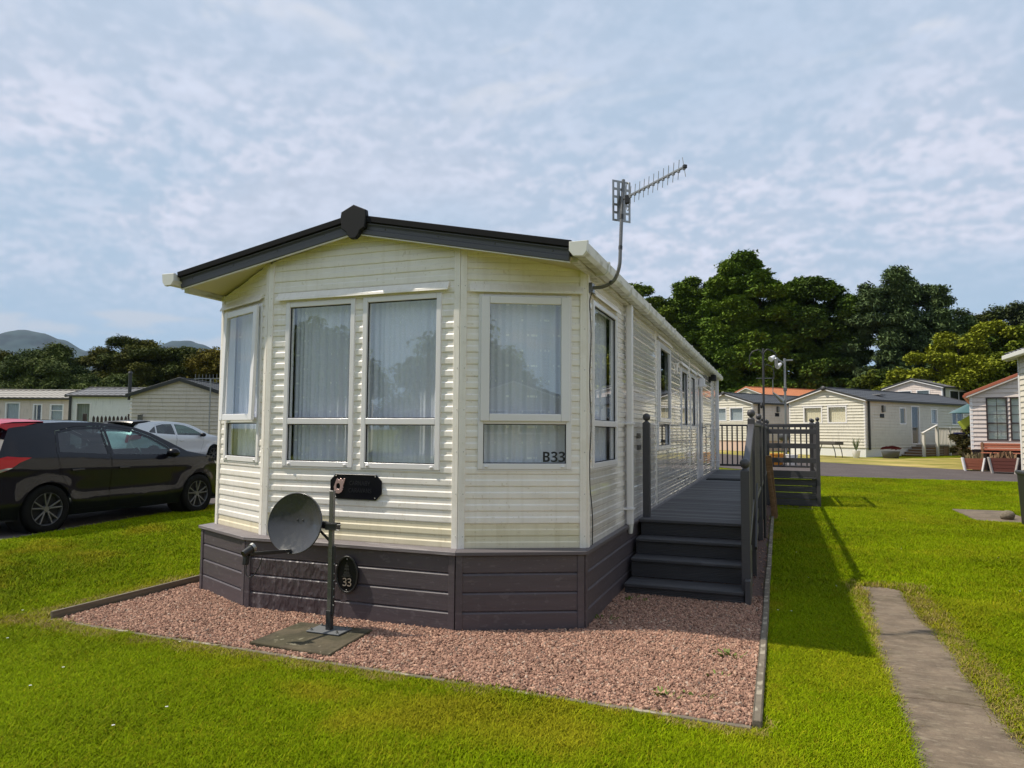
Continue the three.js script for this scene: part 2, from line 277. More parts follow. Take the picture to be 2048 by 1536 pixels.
{
  const e = new THREE.Group(); e.name = numbered('edging'); scene.add(e); tag(e, 'low concrete kerb and timber board edging the gravel bed', null, null, 'structure');
  const r = rng(9);
  // front kerb: thin concrete edgings
  for (let i = 0; i < 6; i++) { const a = -2.16 + i * 0.885, b = a + 0.877, za = 1.0 + (a + 2.13) * 0.0237, zb = 1.0 + (b + 2.13) * 0.0237; new B().bar([a, -0.042 + 0.006 * r(), za + 0.025], [b, -0.042 + 0.006 * r(), zb + 0.025], 0.042, 0.115, 0.008).build('kerb_stone', M.kerb, e); }
  for (let i = 0; i < 15; i++) { const a = 1.13 - i * 0.915, b = a - 0.907; new B().bar([3.165 + 0.006 * r(), -0.026 + 0.008 * r(), a], [3.165 + 0.006 * r(), -0.026 + 0.008 * r(), b], 0.05, 0.13, 0.01).build('kerb_stone', M.kerb, e); }
  for (let i = 0; i < 5; i++) { const a = 1.0 - i * 2.9, b = a - 2.892; new B().bar([-2.15, -0.008, a], [-2.15, -0.008, b], 0.03, 0.16, 0.004).build('edging_board', M.edgeWood, e); }
}
// concrete slab path by the lawn
{
  const p = new THREE.Group(); p.name = numbered('path'); scene.add(p); tag(p, 'worn concrete slab path running along the lawn', null, null, 'structure');
  const cuts = [-2.88, -1.0, 0.36, 1.7, 3.1, 4.5], lx = z => 4.015 - (z + 2.9) * 0.037, rx = z => 4.40 + 0.04 * smooth(-2.9, -0.9, z);
  for (let i = 0; i + 1 < cuts.length; i++) {
    const a = cuts[i] + 0.010, b = cuts[i + 1] - 0.010, pts = i === 0
      ? [[lx(a) + 0.03, -a - 0.01], [lx(a) + 0.2, -a + 0.006], [rx(a) - 0.12, -a], [rx(a) - 0.03, -a - 0.08]]
      : [[lx(a) + 0.01, -a], [lx(a) + 0.2, -a + 0.004], [rx(a) - 0.01, -a]];
    const nn = 12, jit = (k, s) => 0.024 * (vnoise(k * 0.9 + i * 20, s * 9.1, 15) - 0.5);
    for (let k = 1; k < nn; k++) { const z = lerp(a + (i === 0 ? 0.1 : 0), b, k / nn); pts.push([rx(z) + jit(k, 1), -z]); }
    pts.push([rx(b) - 0.01, -b], [lx(b) + 0.2, -b - 0.004], [lx(b) + 0.01, -b]);
    for (let k = nn - 1; k > 0; k--) { const z = lerp(a, b, k / nn); pts.push([lx(z) + jit(k, 2), -z]); }
    new B().ext(pts.slice().reverse(), 0.05, new THREE.Matrix4().makeRotationX(-Math.PI / 2).setPosition(0, -0.045 + 0.003 * (i % 2), 0), 0.005).build('paving_slab', M.path, p);
  }
}
tag(new B().box(6.55, 7.46, -0.03, 0.02, -11.6, -9.5, 0.01).build('paving_slab', M.path), 'grey concrete slab on the grass by the neighbouring caravan', 'paving slab');

tag(new B().box(3.26, 4.02, -0.03, 0.006, -10.9, -9.9).build('bare_soil', mat(WHITE, 0.95, { map: tex(256, 0.8, (u, v) => { const k = fT(u, v, 12, 12, 4, 351), g = smooth(0.5, 0.62, fT(u, v, 7, 7, 4, 353)); return [lerp(0.10, 0.05, g) * (0.6 + 0.7 * k), lerp(0.065, 0.07, g) * (0.6 + 0.7 * k), lerp(0.035, 0.006, g) * (0.6 + 0.7 * k)]; }) })), 'bare brown soil in front of the deck landing', null, null, 'structure');
// ---------------------------------------------------------------- grass blades and daisies on the lawn
{
  const r = rng(77), v = [], idx = [];
  for (let b = 0; b < 15; b++) {
    const a = r() * 6.28, x = (r() - 0.5) * 0.085, z = (r() - 0.5) * 0.085, h = 0.018 + 0.020 * r(), w = 0.0013 + 0.0009 * r(), lean = 0.2 + 0.95 * r(), dx = Math.cos(a), dz = Math.sin(a), k = v.length / 3;
    v.push(x - dz * w, 0, z + dx * w, x + dz * w, 0, z - dx * w);
    const m = lean * h * 0.35, t = lean * h * 0.95;
    v.push(x + dx * m - dz * w * 0.8, h * 0.62, z + dz * m + dx * w * 0.8, x + dx * m + dz * w * 0.8, h * 0.62, z + dz * m - dx * w * 0.8, x + dx * t, h * (1 - 0.22 * lean * 0.6), z + dz * t);
    idx.push(k, k + 1, k + 2, k + 1, k + 3, k + 2, k + 2, k + 3, k + 4);
  }
  const g = new THREE.BufferGeometry(); g.setAttribute('position', new THREE.Float32BufferAttribute(v, 3)); g.setIndex(idx); g.computeVertexNormals();
  const N = 480000, im = new THREE.InstancedMesh(g, new THREE.MeshPhysicalMaterial({ color: 0xffffff, roughness: 0.7, specularIntensity: 0.1, side: THREE.DoubleSide }), N), m = new THREE.Matrix4(), q = new THREE.Quaternion(), up = V(0, 1, 0);
  const daisies = [];
  let n = 0, guard = 0; const cx = 3.2957, cz = 5.1317;
  const inPath = (x, z) => x > 4.0 - (z + 2.9) * 0.037 + 0.02 && x < 4.41 && z > -2.86;
  while (n < N && guard++ < 3000000) {
    const near = r() < 0.5, d = near ? 2.6 + 5.2 * Math.sqrt(r()) : 6.5 + 19 * Math.pow(r(), 0.85), a = 0.358 + (r() - 0.5) * 1.46;
    const x = cx - Math.sin(a) * d, z = cz - Math.cos(a) * d;
    if (x > -2.19 && x < 3.21 && z < 1.045 + (x + 2.13) * 0.0237) continue;
    if ((inPath(x, z) && !(r() < 0.25 && (x < 4.0 - (z + 2.9) * 0.037 + 0.05 || x > 4.385))) || (x < parkEdge(z) + 0.02 && x > -11.5) || (z < -19.6 && x > 0)) continue;
    if (x > 6.5 && x < 7.5 && z > -11.6 && z < -9.5) continue;
    if (x > 3.0 && x < 4.15 && z < -10.9 && z > -13.3) continue;
    if (x > 3.2 && x < 3.95 && z < -10.2 && z > -11 && r() < 0.8) continue;
    if (x > 7.5 && z > -9.6) continue;
    const dry = (x > 3.3 ? 0.35 : 0.9) * smooth(0.50, 0.72, fbm(x * 1.3 + 9, z * 1.3, 4, 401)), lush = smooth(0.5, 0.7, fbm(x * 0.8 + 50, z * 0.8, 3, 403));
    const en = vnoise(x * 5, z * 5, 9), edge = z < 1.3 && x < -2.17 ? smooth(-2.75, -2.25, x) * (0.45 + 0.8 * en) : (z > 1 && z < 1.5 && x < 3.25 ? smooth(1.42, 1.08, z) * (0.3 + en) : 0);
    const bare = Math.max(edge, (x > 3.9 && x < 4.6 && z > -3.1) ? 0.8 : 0);
    const s = (0.75 + 0.55 * r()) * (1 + 0.35 * lush) * (near ? 1 : 1.3) * (bare && r() < 0.6 ? 0.7 : 1);
    q.setFromAxisAngle(up, r() * 6.28);
    m.compose(V(x, terrain(x, z) - 0.003, z), q, V(s, s * (0.65 + 0.4 * r()), s)); im.setMatrixAt(n, m);
    const k = (0.7 + 0.6 * r()) * (0.80 + 0.36 * fbm(x * 0.9 + 3, z * 0.9 + 8, 4, 407)) * (1 - 0.16 * lush), y = clamp(dry * 0.75 + (r() < 0.12 ? 0.6 : 0) + bare * 0.75 * r());
    im.setColorAt(n, bare > 0.5 && r() < 0.45 ? rgb(0.34 * k, 0.265 * k, 0.085 * k) : rgb(lerp(0.196, 0.33, y) * k, lerp(0.270, 0.285, y) * k, lerp(0.001, 0.012, y) * k)); n++;
    if (daisies.length < 70 && d > 4.2 && r() < 0.0009 && vnoise(x * 0.7, z * 0.7, 8) > 0.42) daisies.push([x, terrain(x, z), z]);
  }
  im.count = n; im.name = numbered('grass'); im.castShadow = im.receiveShadow = true; scene.add(im);
  tag(im, 'short blades of green and straw coloured grass all over the lawn', null, null, 'stuff');
  const dg = new B(); for (let k = 0; k < 8; k++) { const a = k * 0.785; dg.add(new THREE.CircleGeometry(0.0034, 5).rotateX(-Math.PI / 2).translate(Math.cos(a) * 0.005, 0.04, Math.sin(a) * 0.005)); }
  const di = new THREE.InstancedMesh(dg.geo(), mat([0.72, 0.72, 0.66], 0.8, { side: THREE.DoubleSide }), daisies.length);
  daisies.forEach((p, i) => { m.compose(V(...p), q.setFromAxisAngle(up, i), V(1, 1, 1)); di.setMatrixAt(i, m); });
  di.name = numbered('daisies'); scene.add(di); tag(di, 'tiny white daisies scattered in the lawn', null, null, 'stuff');
  // weeds in the gravel
  const wb = new B(), rw = rng(12);
  for (const [wx, wz, n2, sz] of [[2.66, 0.88, 22, 0.026], [2.84, 0.84, 12, 0.022], [2.98, -0.02, 30, 0.026], [2.93, 0.45, 8, 0.022], [2.05, -1.35, 14, 0.035], [1.97, -0.62, 8, 0.03]])
    for (let i = 0; i < n2; i++) { const a = rw() * 6.28, d = rw() * 0.09, l = sz * (0.5 + rw()), x = wx + Math.cos(a) * d * 1.4, z = wz + Math.sin(a) * d; wb.quads([[[x - 0.005, 0.025, z], [x + 0.005, 0.025, z], [x + Math.cos(a) * l * 0.6 + 0.006, 0.025 + l * 0.7, z + Math.sin(a) * l * 0.6], [x + Math.cos(a) * l, 0.025 + l * 0.55, z + Math.sin(a) * l]]]); }
  tag(wb.build('weeds', mat([0.13, 0.19, 0.03], 0.8, { side: THREE.DoubleSide })), 'small green weeds growing through the pink gravel', null, null, 'stuff');
}

// ================================================================ the main caravan
const van = thing('static_caravan', 'large cream static caravan with bay window front, dark gable trim and plum skirting', 'static caravan');
const WALL_Y0 = 0.61, PITCH = 0.0965, EAVE = 2.85;
const roofLine = x => 3.20 - 0.205 * Math.abs(x);
const FACETS = {
  centre: { m: basis([-0.933, 0, 0], [1, 0, 0], [0, 0, 1]), L: 1.866, x: s => s - 0.933 },
  right: { m: basis([0.933, 0, 0], [0.917, 0, -0.435], [0.435, 0, 0.917]), L: 1.0149, x: s => 0.933 + s * 0.9035 },
  left: { m: basis([-1.85, 0, -0.435], [0.917, 0, 0.435], [-0.435, 0, 0.917]), L: 1.0149, x: s => -1.85 + s * 0.9035 },
  side: { m: basis([1.85, 0, -0.435], [0, 0, -1], [1, 0, 0]), L: 12.62, x: null },
  far: { m: basis([-1.85, 0, -13.055], [0, 0, 1], [-1, 0, 0]), L: 12.62, x: null },
  back: { m: basis([1.85, 0, -13.055], [-1, 0, 0], [0, 0, -1]), L: 3.7, x: s => 1.85 - s },
};
// one course of ribbed metal cladding (or one skirting board) between two ends; the profile is [height, how far out]
function boardGeo(yb, prof, x0, x1, f, lo, hi) {
  const pts = [];
  for (let i = 0; i + 1 < prof.length; i++) {
    let [a, oa] = prof[i], [b, ob] = prof[i + 1]; a += yb; b += yb;
    if (b <= lo || a >= hi) continue;
    if (a < lo) { oa = lerp(oa, ob, b > a ? (lo - a) / (b - a) : 0); a = lo; } if (b > hi) { ob = lerp(oa, ob, b > a ? (hi - a) / (b - a) : 0); b = hi; }
    pts.push([a, oa, b, ob]);
  }
  const ends = y => { let a = x0, b = x1; if (f.x) { const lim = (roofLine(0) + 0.002 - y) / 0.205; if (lim <= 0) return null; const xa = f.x(a), xb = f.x(b); const cut = x => (x - f.x(0)) / (f.x(1) - f.x(0)); const c = [cut(-lim), cut(lim)].sort((p, q) => p - q); a = Math.max(a, c[0]); b = Math.min(b, c[1]); } return b - a > 0.004 ? [a, b] : null; };
  const q = [];
  for (const [a, oa, b, ob] of pts) { const ea = ends(a), eb = ends(b) || ea; if (!ea) continue; const m1 = eb || [(ea[0] + ea[1]) / 2, (ea[0] + ea[1]) / 2]; q.push([[ea[0], a, oa], [ea[1], a, oa], [m1[1], b, ob], [m1[0], b, ob]]); }
  return q.length ? q : null;
}
const CLAD = [[0, 0], [0.003, 0.0085], [0.010, 0.0100], [0.046, 0.0100], [0.056, 0.0040], [0.090, 0.0040], [0.0965, 0]];
function courses(parent, name, f, yb, n, pitch, prof, holes, pickMat, seams = []) {
  for (let c = 0; c < n; c++) {
    const lo = yb + c * pitch, hi = lo + pitch, ys = [lo, hi];
    for (const h of holes) for (const y of [h[2], h[3]]) if (y > lo + 0.004 && y < hi - 0.004) ys.push(y);
    ys.sort((a, b) => a - b);
    const bySpan = {};
    for (let k = 0; k + 1 < ys.length; k++) {
      const y0 = ys[k], y1 = ys[k + 1], mid = (y0 + y1) / 2;
      let spans = [[0, f.L]];
      for (const s of seams) spans = spans.flatMap(([a, b]) => s > a && s < b ? [[a, s - 0.001], [s + 0.001, b]] : [[a, b]]);
      for (const h of holes) if (mid > h[2] && mid < h[3]) spans = spans.flatMap(([a, b]) => [[a, Math.min(b, h[0])], [Math.max(a, h[1]), b]].filter(([p, q]) => q - p > 0.003));
      for (const [a, b] of spans) { const q = boardGeo(lo, prof, a, b, f, y0, y1); if (q) (bySpan[a.toFixed(3) + '_' + b.toFixed(3)] = bySpan[a.toFixed(3) + '_' + b.toFixed(3)] || []).push(...q); }
    }
    for (const k in bySpan) new B().quads(bySpan[k]).build(name, pickMat(c, parseFloat(k)), parent, f.m);
  }
}
// ---- windows: hole in the cladding = [s0, s1, y0, y1]
const W = {
  centre: [[0.191, 0.898, 1.215, 2.640], [0.976, 1.705, 1.215, 2.640]],
  right: [[0.147, 0.893, 1.228, 2.622]],
  left: [[0.150, 0.900, 1.232, 2.665]],
  side: [[0.165, 1.105, 1.225, 2.630], [3.55, 4.62, 1.30, 2.70], [5.92, 6.75, 1.58, 2.56], [7.20, 7.95, 1.58, 2.56], [8.30, 9.22, 0.66, 2.56]],
};
const sidePick = c => M.sideWall;
courses(van, 'cladding_board', FACETS.centre, WALL_Y0, 27, PITCH, CLAD, W.centre, c => c < 2 ? M.sidingStain : M.siding);
courses(van, 'cladding_board', FACETS.right, WALL_Y0, 25, PITCH, CLAD, W.right, c => c < 2 ? M.sidingStain : M.siding);
courses(van, 'cladding_board', FACETS.left, WALL_Y0, 25, PITCH, CLAD, W.left, c => c < 1 ? M.sidingStain : M.siding);
courses(van, 'cladding_board', FACETS.side, WALL_Y0, 23, PITCH, CLAD, W.side, sidePick, [3.44, 7.07]);
{ // walls turned away from the photograph, each one piece
  const b = new B(); for (const [f, n] of [[FACETS.far, 23], [FACETS.back, 26]]) for (let c = 0; c < n; c++) { const q = boardGeo(WALL_Y0 + c * PITCH, CLAD, 0, f.L, f, 0, 9); if (q) { const t = new B().quads(q).geo(); t.applyMatrix4(f.m); b.add(t); } }
  b.build('cladding', M.siding, van);
}
// ---- corner trims and seam strips with their screws
function trim(f, s, y0, y1, w = 0.052, out = 0.02, m = M.creamTrim, name = 'corner_trim') {
  const t = new B().box(s - w / 2, s + w / 2, y0, y1, -0.005, out, 0.004).build(name, m, van, f.m);
  const b = new B(); for (let y = y0 + 0.1; y < y1 - 0.05; y += 0.33) b.sph([s + w * 0.22, y, out + 0.001], 0.0042, 6, 1, 1, 0.5);
  b.build('screw', M.screw, t, f.m);
}
for (const [f, ends, y1] of [['centre', [0.024, 1.842], 3.0], ['right', [0.024, 0.988], 2.88], ['left', [0.024, 0.988], 2.9]]) for (const s of ends) trim(FACETS[f], s, 0.605, f === 'centre' ? 3.0 : (s < 0.5) === (f === 'right') ? 2.99 : 2.84);
trim(FACETS.side, 0.026, 0.6, 2.84); trim(FACETS.side, 3.44, 0.62, 2.84, 0.035, 0.016); trim(FACETS.side, 7.07, 0.66, 2.84, 0.03, 0.016); trim(FACETS.side, 12.58, 0.62, 2.84, 0.06, 0.02, M.upvc);

// ---- windows
function windowIn(f, h, o = {}) {
  const [s0, s1, y0, y1] = h, g = group(o.door ? 'door' : 'window', van), fw = o.fw || 0.043, tr = o.tr, F = f.m;
  const fr = new B(); // outer frame, mitre-butted
  fr.box(s0, s0 + fw, y0, y1, -0.05, 0.022, 0.005).box(s1 - fw, s1, y0, y1, -0.05, 0.022, 0.005).box(s0 + fw, s1 - fw, y0, y0 + fw + 0.004, -0.05, 0.020, 0.005).box(s0 + fw, s1 - fw, y1 - fw, y1, -0.05, 0.020, 0.005);
  if (tr) fr.box(s0 + fw, s1 - fw, tr - 0.026, tr + 0.026, -0.05, 0.021, 0.005);
  fr.box(s0 - 0.006, s1 + 0.006, y0 - 0.012, y0 - 0.001, -0.01, 0.014);
  fr.build('frame', M.upvc, g, F);
  const lows = tr ? [[y0 + fw + 0.004, tr - 0.026], [tr + 0.026, y1 - fw]] : [[y0 + fw + 0.004, y1 - fw]];
  lows.forEach(([a, b], i) => {
    let pa = s0 + fw, pb = s1 - fw, qa = a, qb = b, zz = -0.006;
    if (o.sash && i === lows.length - 1) { // an opening light: a second frame standing proud
      const w = 0.044, t = new THREE.Matrix4();
      if (o.ajar) t.makeTranslation(0, b + 0.03, 0.02).multiply(new THREE.Matrix4().makeRotationX(-o.ajar)).multiply(new THREE.Matrix4().makeTranslation(0, -b - 0.03, 0));
      const m = F.clone().multiply(t), A = pa - 0.026, C = pb + 0.026, D = a - 0.030, E = b + 0.026;
      const sa = new B().box(A, A + w + 0.026, D, E, 0.012, 0.042, 0.006).box(C - w - 0.026, C, D, E, 0.012, 0.042, 0.006).box(A + w + 0.026, C - w - 0.026, D, D + w + 0.016, 0.012, 0.040, 0.006).box(A + w + 0.026, C - w - 0.026, E - w - 0.016, E, 0.012, 0.040, 0.006);
      sa.build('sash', M.upvc, g, m);
      new B().quads([[[A + w + 0.026, D + w + 0.016, 0.022], [C - w - 0.026, D + w + 0.016, 0.022], [C - w - 0.026, E - w - 0.016, 0.022], [A + w + 0.026, E - w - 0.016, 0.022]]]).build('pane', M.glass, g, m);
      return;
    }
    new B().quads([[[pa, qa, zz], [pb, qa, zz], [pb, qb, zz], [pa, qb, zz]]]).build('pane', M.glass, g, F);
    const gk = new B(), k = 0.006; gk.box(pa, pa + k, qa, qb, -0.005, 0.004).box(pb - k, pb, qa, qb, -0.005, 0.004).box(pa + k, pb - k, qa, qa + k, -0.005, 0.004).box(pa + k, pb - k, qb - k, qb, -0.005, 0.004); gk.build('gasket', M.rubber, g, F);
  });
  if (o.caps) for (const s of [s0 + 0.07, s1 - 0.07]) new B().sph([s, y0 + 0.022, 0.024], 0.013, 8, 1.3, 0.8, 0.6).build('drain_cap', M.upvc, g, F);
  return g;
}
function hood(f, s0, s1, y) {
  // profile in (out, up)
  const p = [[0.002, y + 0.066], [0.016, y + 0.064], [0.022, y + 0.050], [0.046, y + 0.014], [0.050, y - 0.004], [0.043, y - 0.004], [0.036, y + 0.010], [0.002, y + 0.030]].map(([a, b]) => [a, b]);
  const m = new THREE.Matrix4().makeBasis(V(0, 0, 1), V(0, 1, 0), V(-1, 0, 0)).setPosition(s1, 0, 0);
  return new B().ext(p, s1 - s0, m, 0.001).build('window_hood', M.creamTrim, van, f.m);
}
windowIn(FACETS.centre, W.centre[0], { tr: 1.602, caps: true });
windowIn(FACETS.centre, W.centre[1], { tr: 1.602, caps: true });
const bayWindow = windowIn(FACETS.right, W.right[0], { tr: 1.612, sash: true, caps: true });
windowIn(FACETS.left, W.left[0], { tr: 1.612, sash: true, ajar: 0.02, caps: true });
windowIn(FACETS.side, W.side[0], { tr: 1.600 });
windowIn(FACETS.side, W.side[1], { tr: 1.66, fw: 0.05, sash: true });
windowIn(FACETS.side, W.side[2], { fw: 0.06 });
windowIn(FACETS.side, W.side[3], { fw: 0.06 });
{ // the door: white panel with a tall glass light
  const g = windowIn(FACETS.side, W.side[4], { door: true, fw: 0.05 });
  new B().box(8.35, 8.52, 0.71, 2.51, -0.02, 0.018, 0.004).box(9.0, 9.17, 0.71, 2.51, -0.02, 0.018, 0.004).box(8.52, 9.0, 0.71, 1.0, -0.02, 0.016, 0.004).box(8.52, 9.0, 2.38, 2.51, -0.02, 0.016, 0.004).build('door_panel', M.upvc, g, FACETS.side.m);
  new B().cyl([9.08, 1.62, 0.03], [9.08, 1.62, 0.07], 0.012).bar([9.08, 1.62, 0.07], [8.96, 1.62, 0.07], 0.018, 0.022, 0.004).box(9.055, 9.105, 1.5, 1.72, 0.017, 0.028, 0.004).build('handle', M.alu, g, FACETS.side.m);
}
hood(FACETS.centre, 0.100, 1.772, 2.662);
hood(FACETS.right, 0.075, 0.985, 2.640);
hood(FACETS.left, 0.028, 0.905, 2.690);
hood(FACETS.side, 0.13, 1.15, 2.655); hood(FACETS.side, 3.48, 4.7, 2.725); hood(FACETS.side, 5.85, 6.82, 2.585); hood(FACETS.side, 7.14, 8.0, 2.585); hood(FACETS.side, 8.25, 9.3, 2.60);
// house number on the glass of the right hand bay window
const font = await new FontLoader().loadAsync('fonts/droid/droid_sans_bold.typeface.json');
const fontR = await new FontLoader().loadAsync('fonts/droid/droid_sans_regular.typeface.json');
function text(str, size, depth, fnt, m, name, mt, parent, stretch = 1) {
  const g = new TextGeometry(str, { font: fnt, size, depth, curveSegments: 4 }); g.computeBoundingBox(); const b = g.boundingBox; g.translate(-(b.min.x + b.max.x) / 2, 0, 0).scale(stretch, 1, 1);
  return new B().add(g).build(name, mt, parent, m);
}
text('B33', 0.082, 0.002, font, FACETS.right.m.clone().multiply(new THREE.Matrix4().makeTranslation(0.757, 1.287, -0.003)), 'lettering', M.black, bayWindow, 0.97);

// ---- net curtains behind the glass
const tNet = tex(1024, 1, (u, v) => {
  let k = 0.94 + 0.1 * vnoise(u * 220, v * 220, 5, 220, 220);
  const gx = u * 5, gy = v * 8, row = Math.floor(gy), cx = gx + (row % 2 ? 0.5 : 0), dx = Math.abs(cx - Math.floor(cx) - 0.5) / 5, dy = Math.abs(gy - row - 0.5) / 8;
  const dot = dx < 0.0085 && dy < 0.0085 ? 1 : 0;
  return dot ? [0.98, 0.98, 0.98] : [0.74 * k, 0.75 * k, 0.83 * k];
});
const netMat = new THREE.MeshPhysicalMaterial({ color: 0xffffff, map: tNet, roughness: 0.95, side: THREE.DoubleSide });
function curtain(f, s0, s1, y0, y1, z, label, folds, seed, amp = 0.018) {
  const r = rng(seed), n = 140, pos = [], idx = [], uv = [], ph = [r() * 9, r() * 9, r() * 9];
  for (let i = 0; i <= n; i++) { const t = i / n, s = lerp(s0, s1, t); for (let j = 0; j <= 6; j++) { const v = j / 6, w = Math.sin(t * folds * 6.28 + ph[0] + 0.9 * Math.sin(t * 7 + ph[1]) + v * 0.5) * (0.55 + 0.45 * Math.sin(t * 5 + ph[2])) + 0.35 * Math.sin(t * folds * 13 + ph[2]); pos.push(s, lerp(y0, y1, v), z + amp * w * (1 - 0.35 * v)); uv.push(s * 1.0 + 0.035 * w + seed * 0.37, lerp(y0, y1, v)); } }
  for (let i = 0; i < n; i++) for (let j = 0; j < 6; j++) { const a = i * 7 + j; idx.push(a, a + 7, a + 1, a + 1, a + 7, a + 8); }
  const g = new THREE.BufferGeometry(); g.setAttribute('position', new THREE.Float32BufferAttribute(pos, 3)); g.setAttribute('uv', new THREE.Float32BufferAttribute(uv, 2)); g.setIndex(idx); g.applyMatrix4(f.m); g.computeVertexNormals();
  return tag(meshOf(g, 'net_curtain', netMat), label, 'net curtain', 'net curtains in the caravan windows');
}
curtain(FACETS.centre, 0.2, 0.89, 1.2, 2.63, -0.11, 'dotted white net curtain in the front window over the dish side', 8, 1);
curtain(FACETS.centre, 0.985, 1.695, 1.2, 2.63, -0.11, 'dotted white net curtain in the front window above the black name sign', 7, 2);
curtain(FACETS.right, 0.16, 0.88, 1.2, 2.61, -0.11, 'dotted white net curtain behind the pane lettered B33', 6, 3);
curtain(FACETS.left, 0.12, 0.84, 1.2, 2.66, -0.11, 'pleated white net curtain in the bay window nearest the parked cars', 7, 4, 0.022);
curtain(FACETS.side, 0.20, 1.09, 1.2, 2.62, -0.09, 'net curtain in the side window beside the downpipe', 6, 5);
curtain(FACETS.side, 3.6, 4.55, 1.3, 1.64, -0.10, 'short net curtain in the low pane beside the deck', 9, 6, 0.012);
{ // the room behind the glass
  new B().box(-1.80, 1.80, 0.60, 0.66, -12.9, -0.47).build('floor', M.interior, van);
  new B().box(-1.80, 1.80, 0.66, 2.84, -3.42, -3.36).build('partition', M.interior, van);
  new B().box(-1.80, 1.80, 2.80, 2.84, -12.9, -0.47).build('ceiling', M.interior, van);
}
// ---- roof, fascia, finial, gutters, downpipes
for (const sg of [-1, 1]) {
  const SL = sg < 0 ? 0.190 : 0.205, HW = sg < 0 ? 1.846 : 1.866;
  const b = new B(), n = 44, q = []; // sheet roof with raised ribs
  b.bar([0, 3.268, 0], [sg * (HW + 0.019), 3.268 - SL * (HW + 0.019), 0], 13.36, 0.045);
  const g = new B().add(b.geo().translate(0, 0, -6.56));
  for (let i = 0; i < n; i++) { const z = 0.05 - i * 0.302; g.bar([sg * 0.06, 3.291 - 0.0123, z], [sg * (HW + 0.014), 3.291 - SL * (HW + 0.014), z], 0.03, 0.018); }
  g.build('roof_panel', M.roof, van);
  new B().bar([0, 3.206, -6.48], [sg * HW, 3.206 - SL * HW, -6.48], 13.14, 0.012).build('soffit', M.soffit, van);
  const k = SL * HW, X = sg * HW;
  // stepped fascia: dark roof edge, two grey bands, pale bead
  for (const e of [0, 1]) {
    const z = e ? -13.24 : 0.10, d = e ? -1 : 1;
    new B().bar([sg * 0.01, 3.296, z], [sg * (HW + 0.019), 3.296 - SL * (HW + 0.009), z], 0.10, 0.052, 0.006).build('roof_edge', M.roofEdge, van);
    new B().bar([0, 3.262, z + d * 0.012], [X, 3.262 - k, z + d * 0.012], 0.034, 0.014, 0.003).build('fascia_bead', M.fascia, van);
    const fb = new B().bar([0, 3.236, z], [X, 3.236 - k, z], 0.03, 0.05, 0.004).build('fascia_board', M.fascia, van);
    new B().bar([0, 3.190, z + d * 0.006], [X, 3.190 - k, z + d * 0.006], 0.036, 0.042, 0.006).build('fascia_board', M.fascia, van);
    new B().bar([0, 3.165, z + d * 0.004], [X, 3.165 - k, z + d * 0.004], 0.022, 0.008).build('edge_bead', M.upvc, van);
    if (!e) { const sc = new B(); for (const t of [0.16, 0.42, 0.68, 0.93]) sc.sph([X * t, 3.234 - k * t, z + 0.016], 0.0075, 8, 1, 1, 0.6); sc.build('screw', M.fascia, fb); }
  }
  // gutter
  const GY = sg < 0 ? 2.895 : 2.86;
  const gx = sg * (HW + (sg < 0 ? 0.075 : 0.084)), gp = [[-0.055, 0.045], [-0.055, -0.01], [-0.03, -0.045], [0.035, -0.05], [0.058, -0.02], [0.066, 0.045], [0.056, 0.045], [0.05, -0.012], [0.03, -0.04], [-0.025, -0.036], [-0.046, -0.006], [-0.046, 0.045]].map(([a, b]) => [sg * a, b]);
  if (sg < 0) gp.reverse();
  const gm = new THREE.Matrix4().makeTranslation(gx, GY, -13.35), gut = group('gutter', van);
  new B().ext(gp, 13.52, gm).build('channel', sg > 0 ? M.gutterGrime : M.gutter, gut);
  const cap = [[-0.062, 0.05], [-0.062, -0.014], [-0.033, -0.052], [0.038, -0.057], [0.064, -0.024], [0.073, 0.05]].map(([a, b]) => [sg * a, b]); if (sg < 0) cap.reverse();
  new B().ext(cap, 0.03, new THREE.Matrix4().makeTranslation(gx, GY, 0.165), 0.003).build('end_cap', M.gutter, gut);
  for (let i = 0; i < 13; i++) { const z = -0.55 - i * 1.0; new B().ext(cap.map(([a, b]) => [a * 1.04, b * 1.04]), 0.045, new THREE.Matrix4().makeTranslation(gx, GY, z)).build('strap', M.gutter, gut); }
  new B().box(sg * 1.852, sg * 1.905, 2.80, 2.885, -13.1, 0.02, 0.004).build('eave_board', M.gutterGrime, van);
}
{
  const P = [[0.0, 0.135], [0.112, 0.085], [0.118, 0.045], [0.106, -0.052], [0.062, -0.078], [0.046, -0.115], [0.022, -0.138], [-0.018, -0.138], [-0.044, -0.115], [-0.062, -0.078], [-0.106, -0.052], [-0.118, 0.045], [-0.112, 0.085]].reverse();
  new B().ext(P, 0.035, new THREE.Matrix4().makeTranslation(0.02, 3.255, 0.125), 0.006).build('ridge_finial', M.ridgeCap, van);
  new B().bar([0, 3.33, -13.2], [0, 3.33, 0.14], 0.14, 0.03, 0.008).build('ridge_cap', M.roofEdge, van);
}
function downpipe(z, y0, y1, w) {
  const g = group('downpipe', van), x = 1.875 + w / 2;
  new B().box(x - w / 2, x + w / 2, y0 + 0.05, y1, z - w / 2, z + w / 2, w * 0.28).build('pipe', M.upvc, g);
  new B().cyl([x, y0 - 0.03, z], [x, y0 + 0.07, z], 0.022, w * 0.5, 10).build('shoe', M.gutter, g);
  for (const y of [y0 + 0.2, 1.6]) new B().box(1.852, x + w / 2 + 0.008, y, y + 0.022, z - w / 2 - 0.02, z + w / 2 + 0.02, 0.004).build('bracket', M.upvc, g);
  return g;
}
downpipe(-1.94, 0.56, 2.81, 0.068);
downpipe(-12.75, 0.63, 2.81, 0.075);
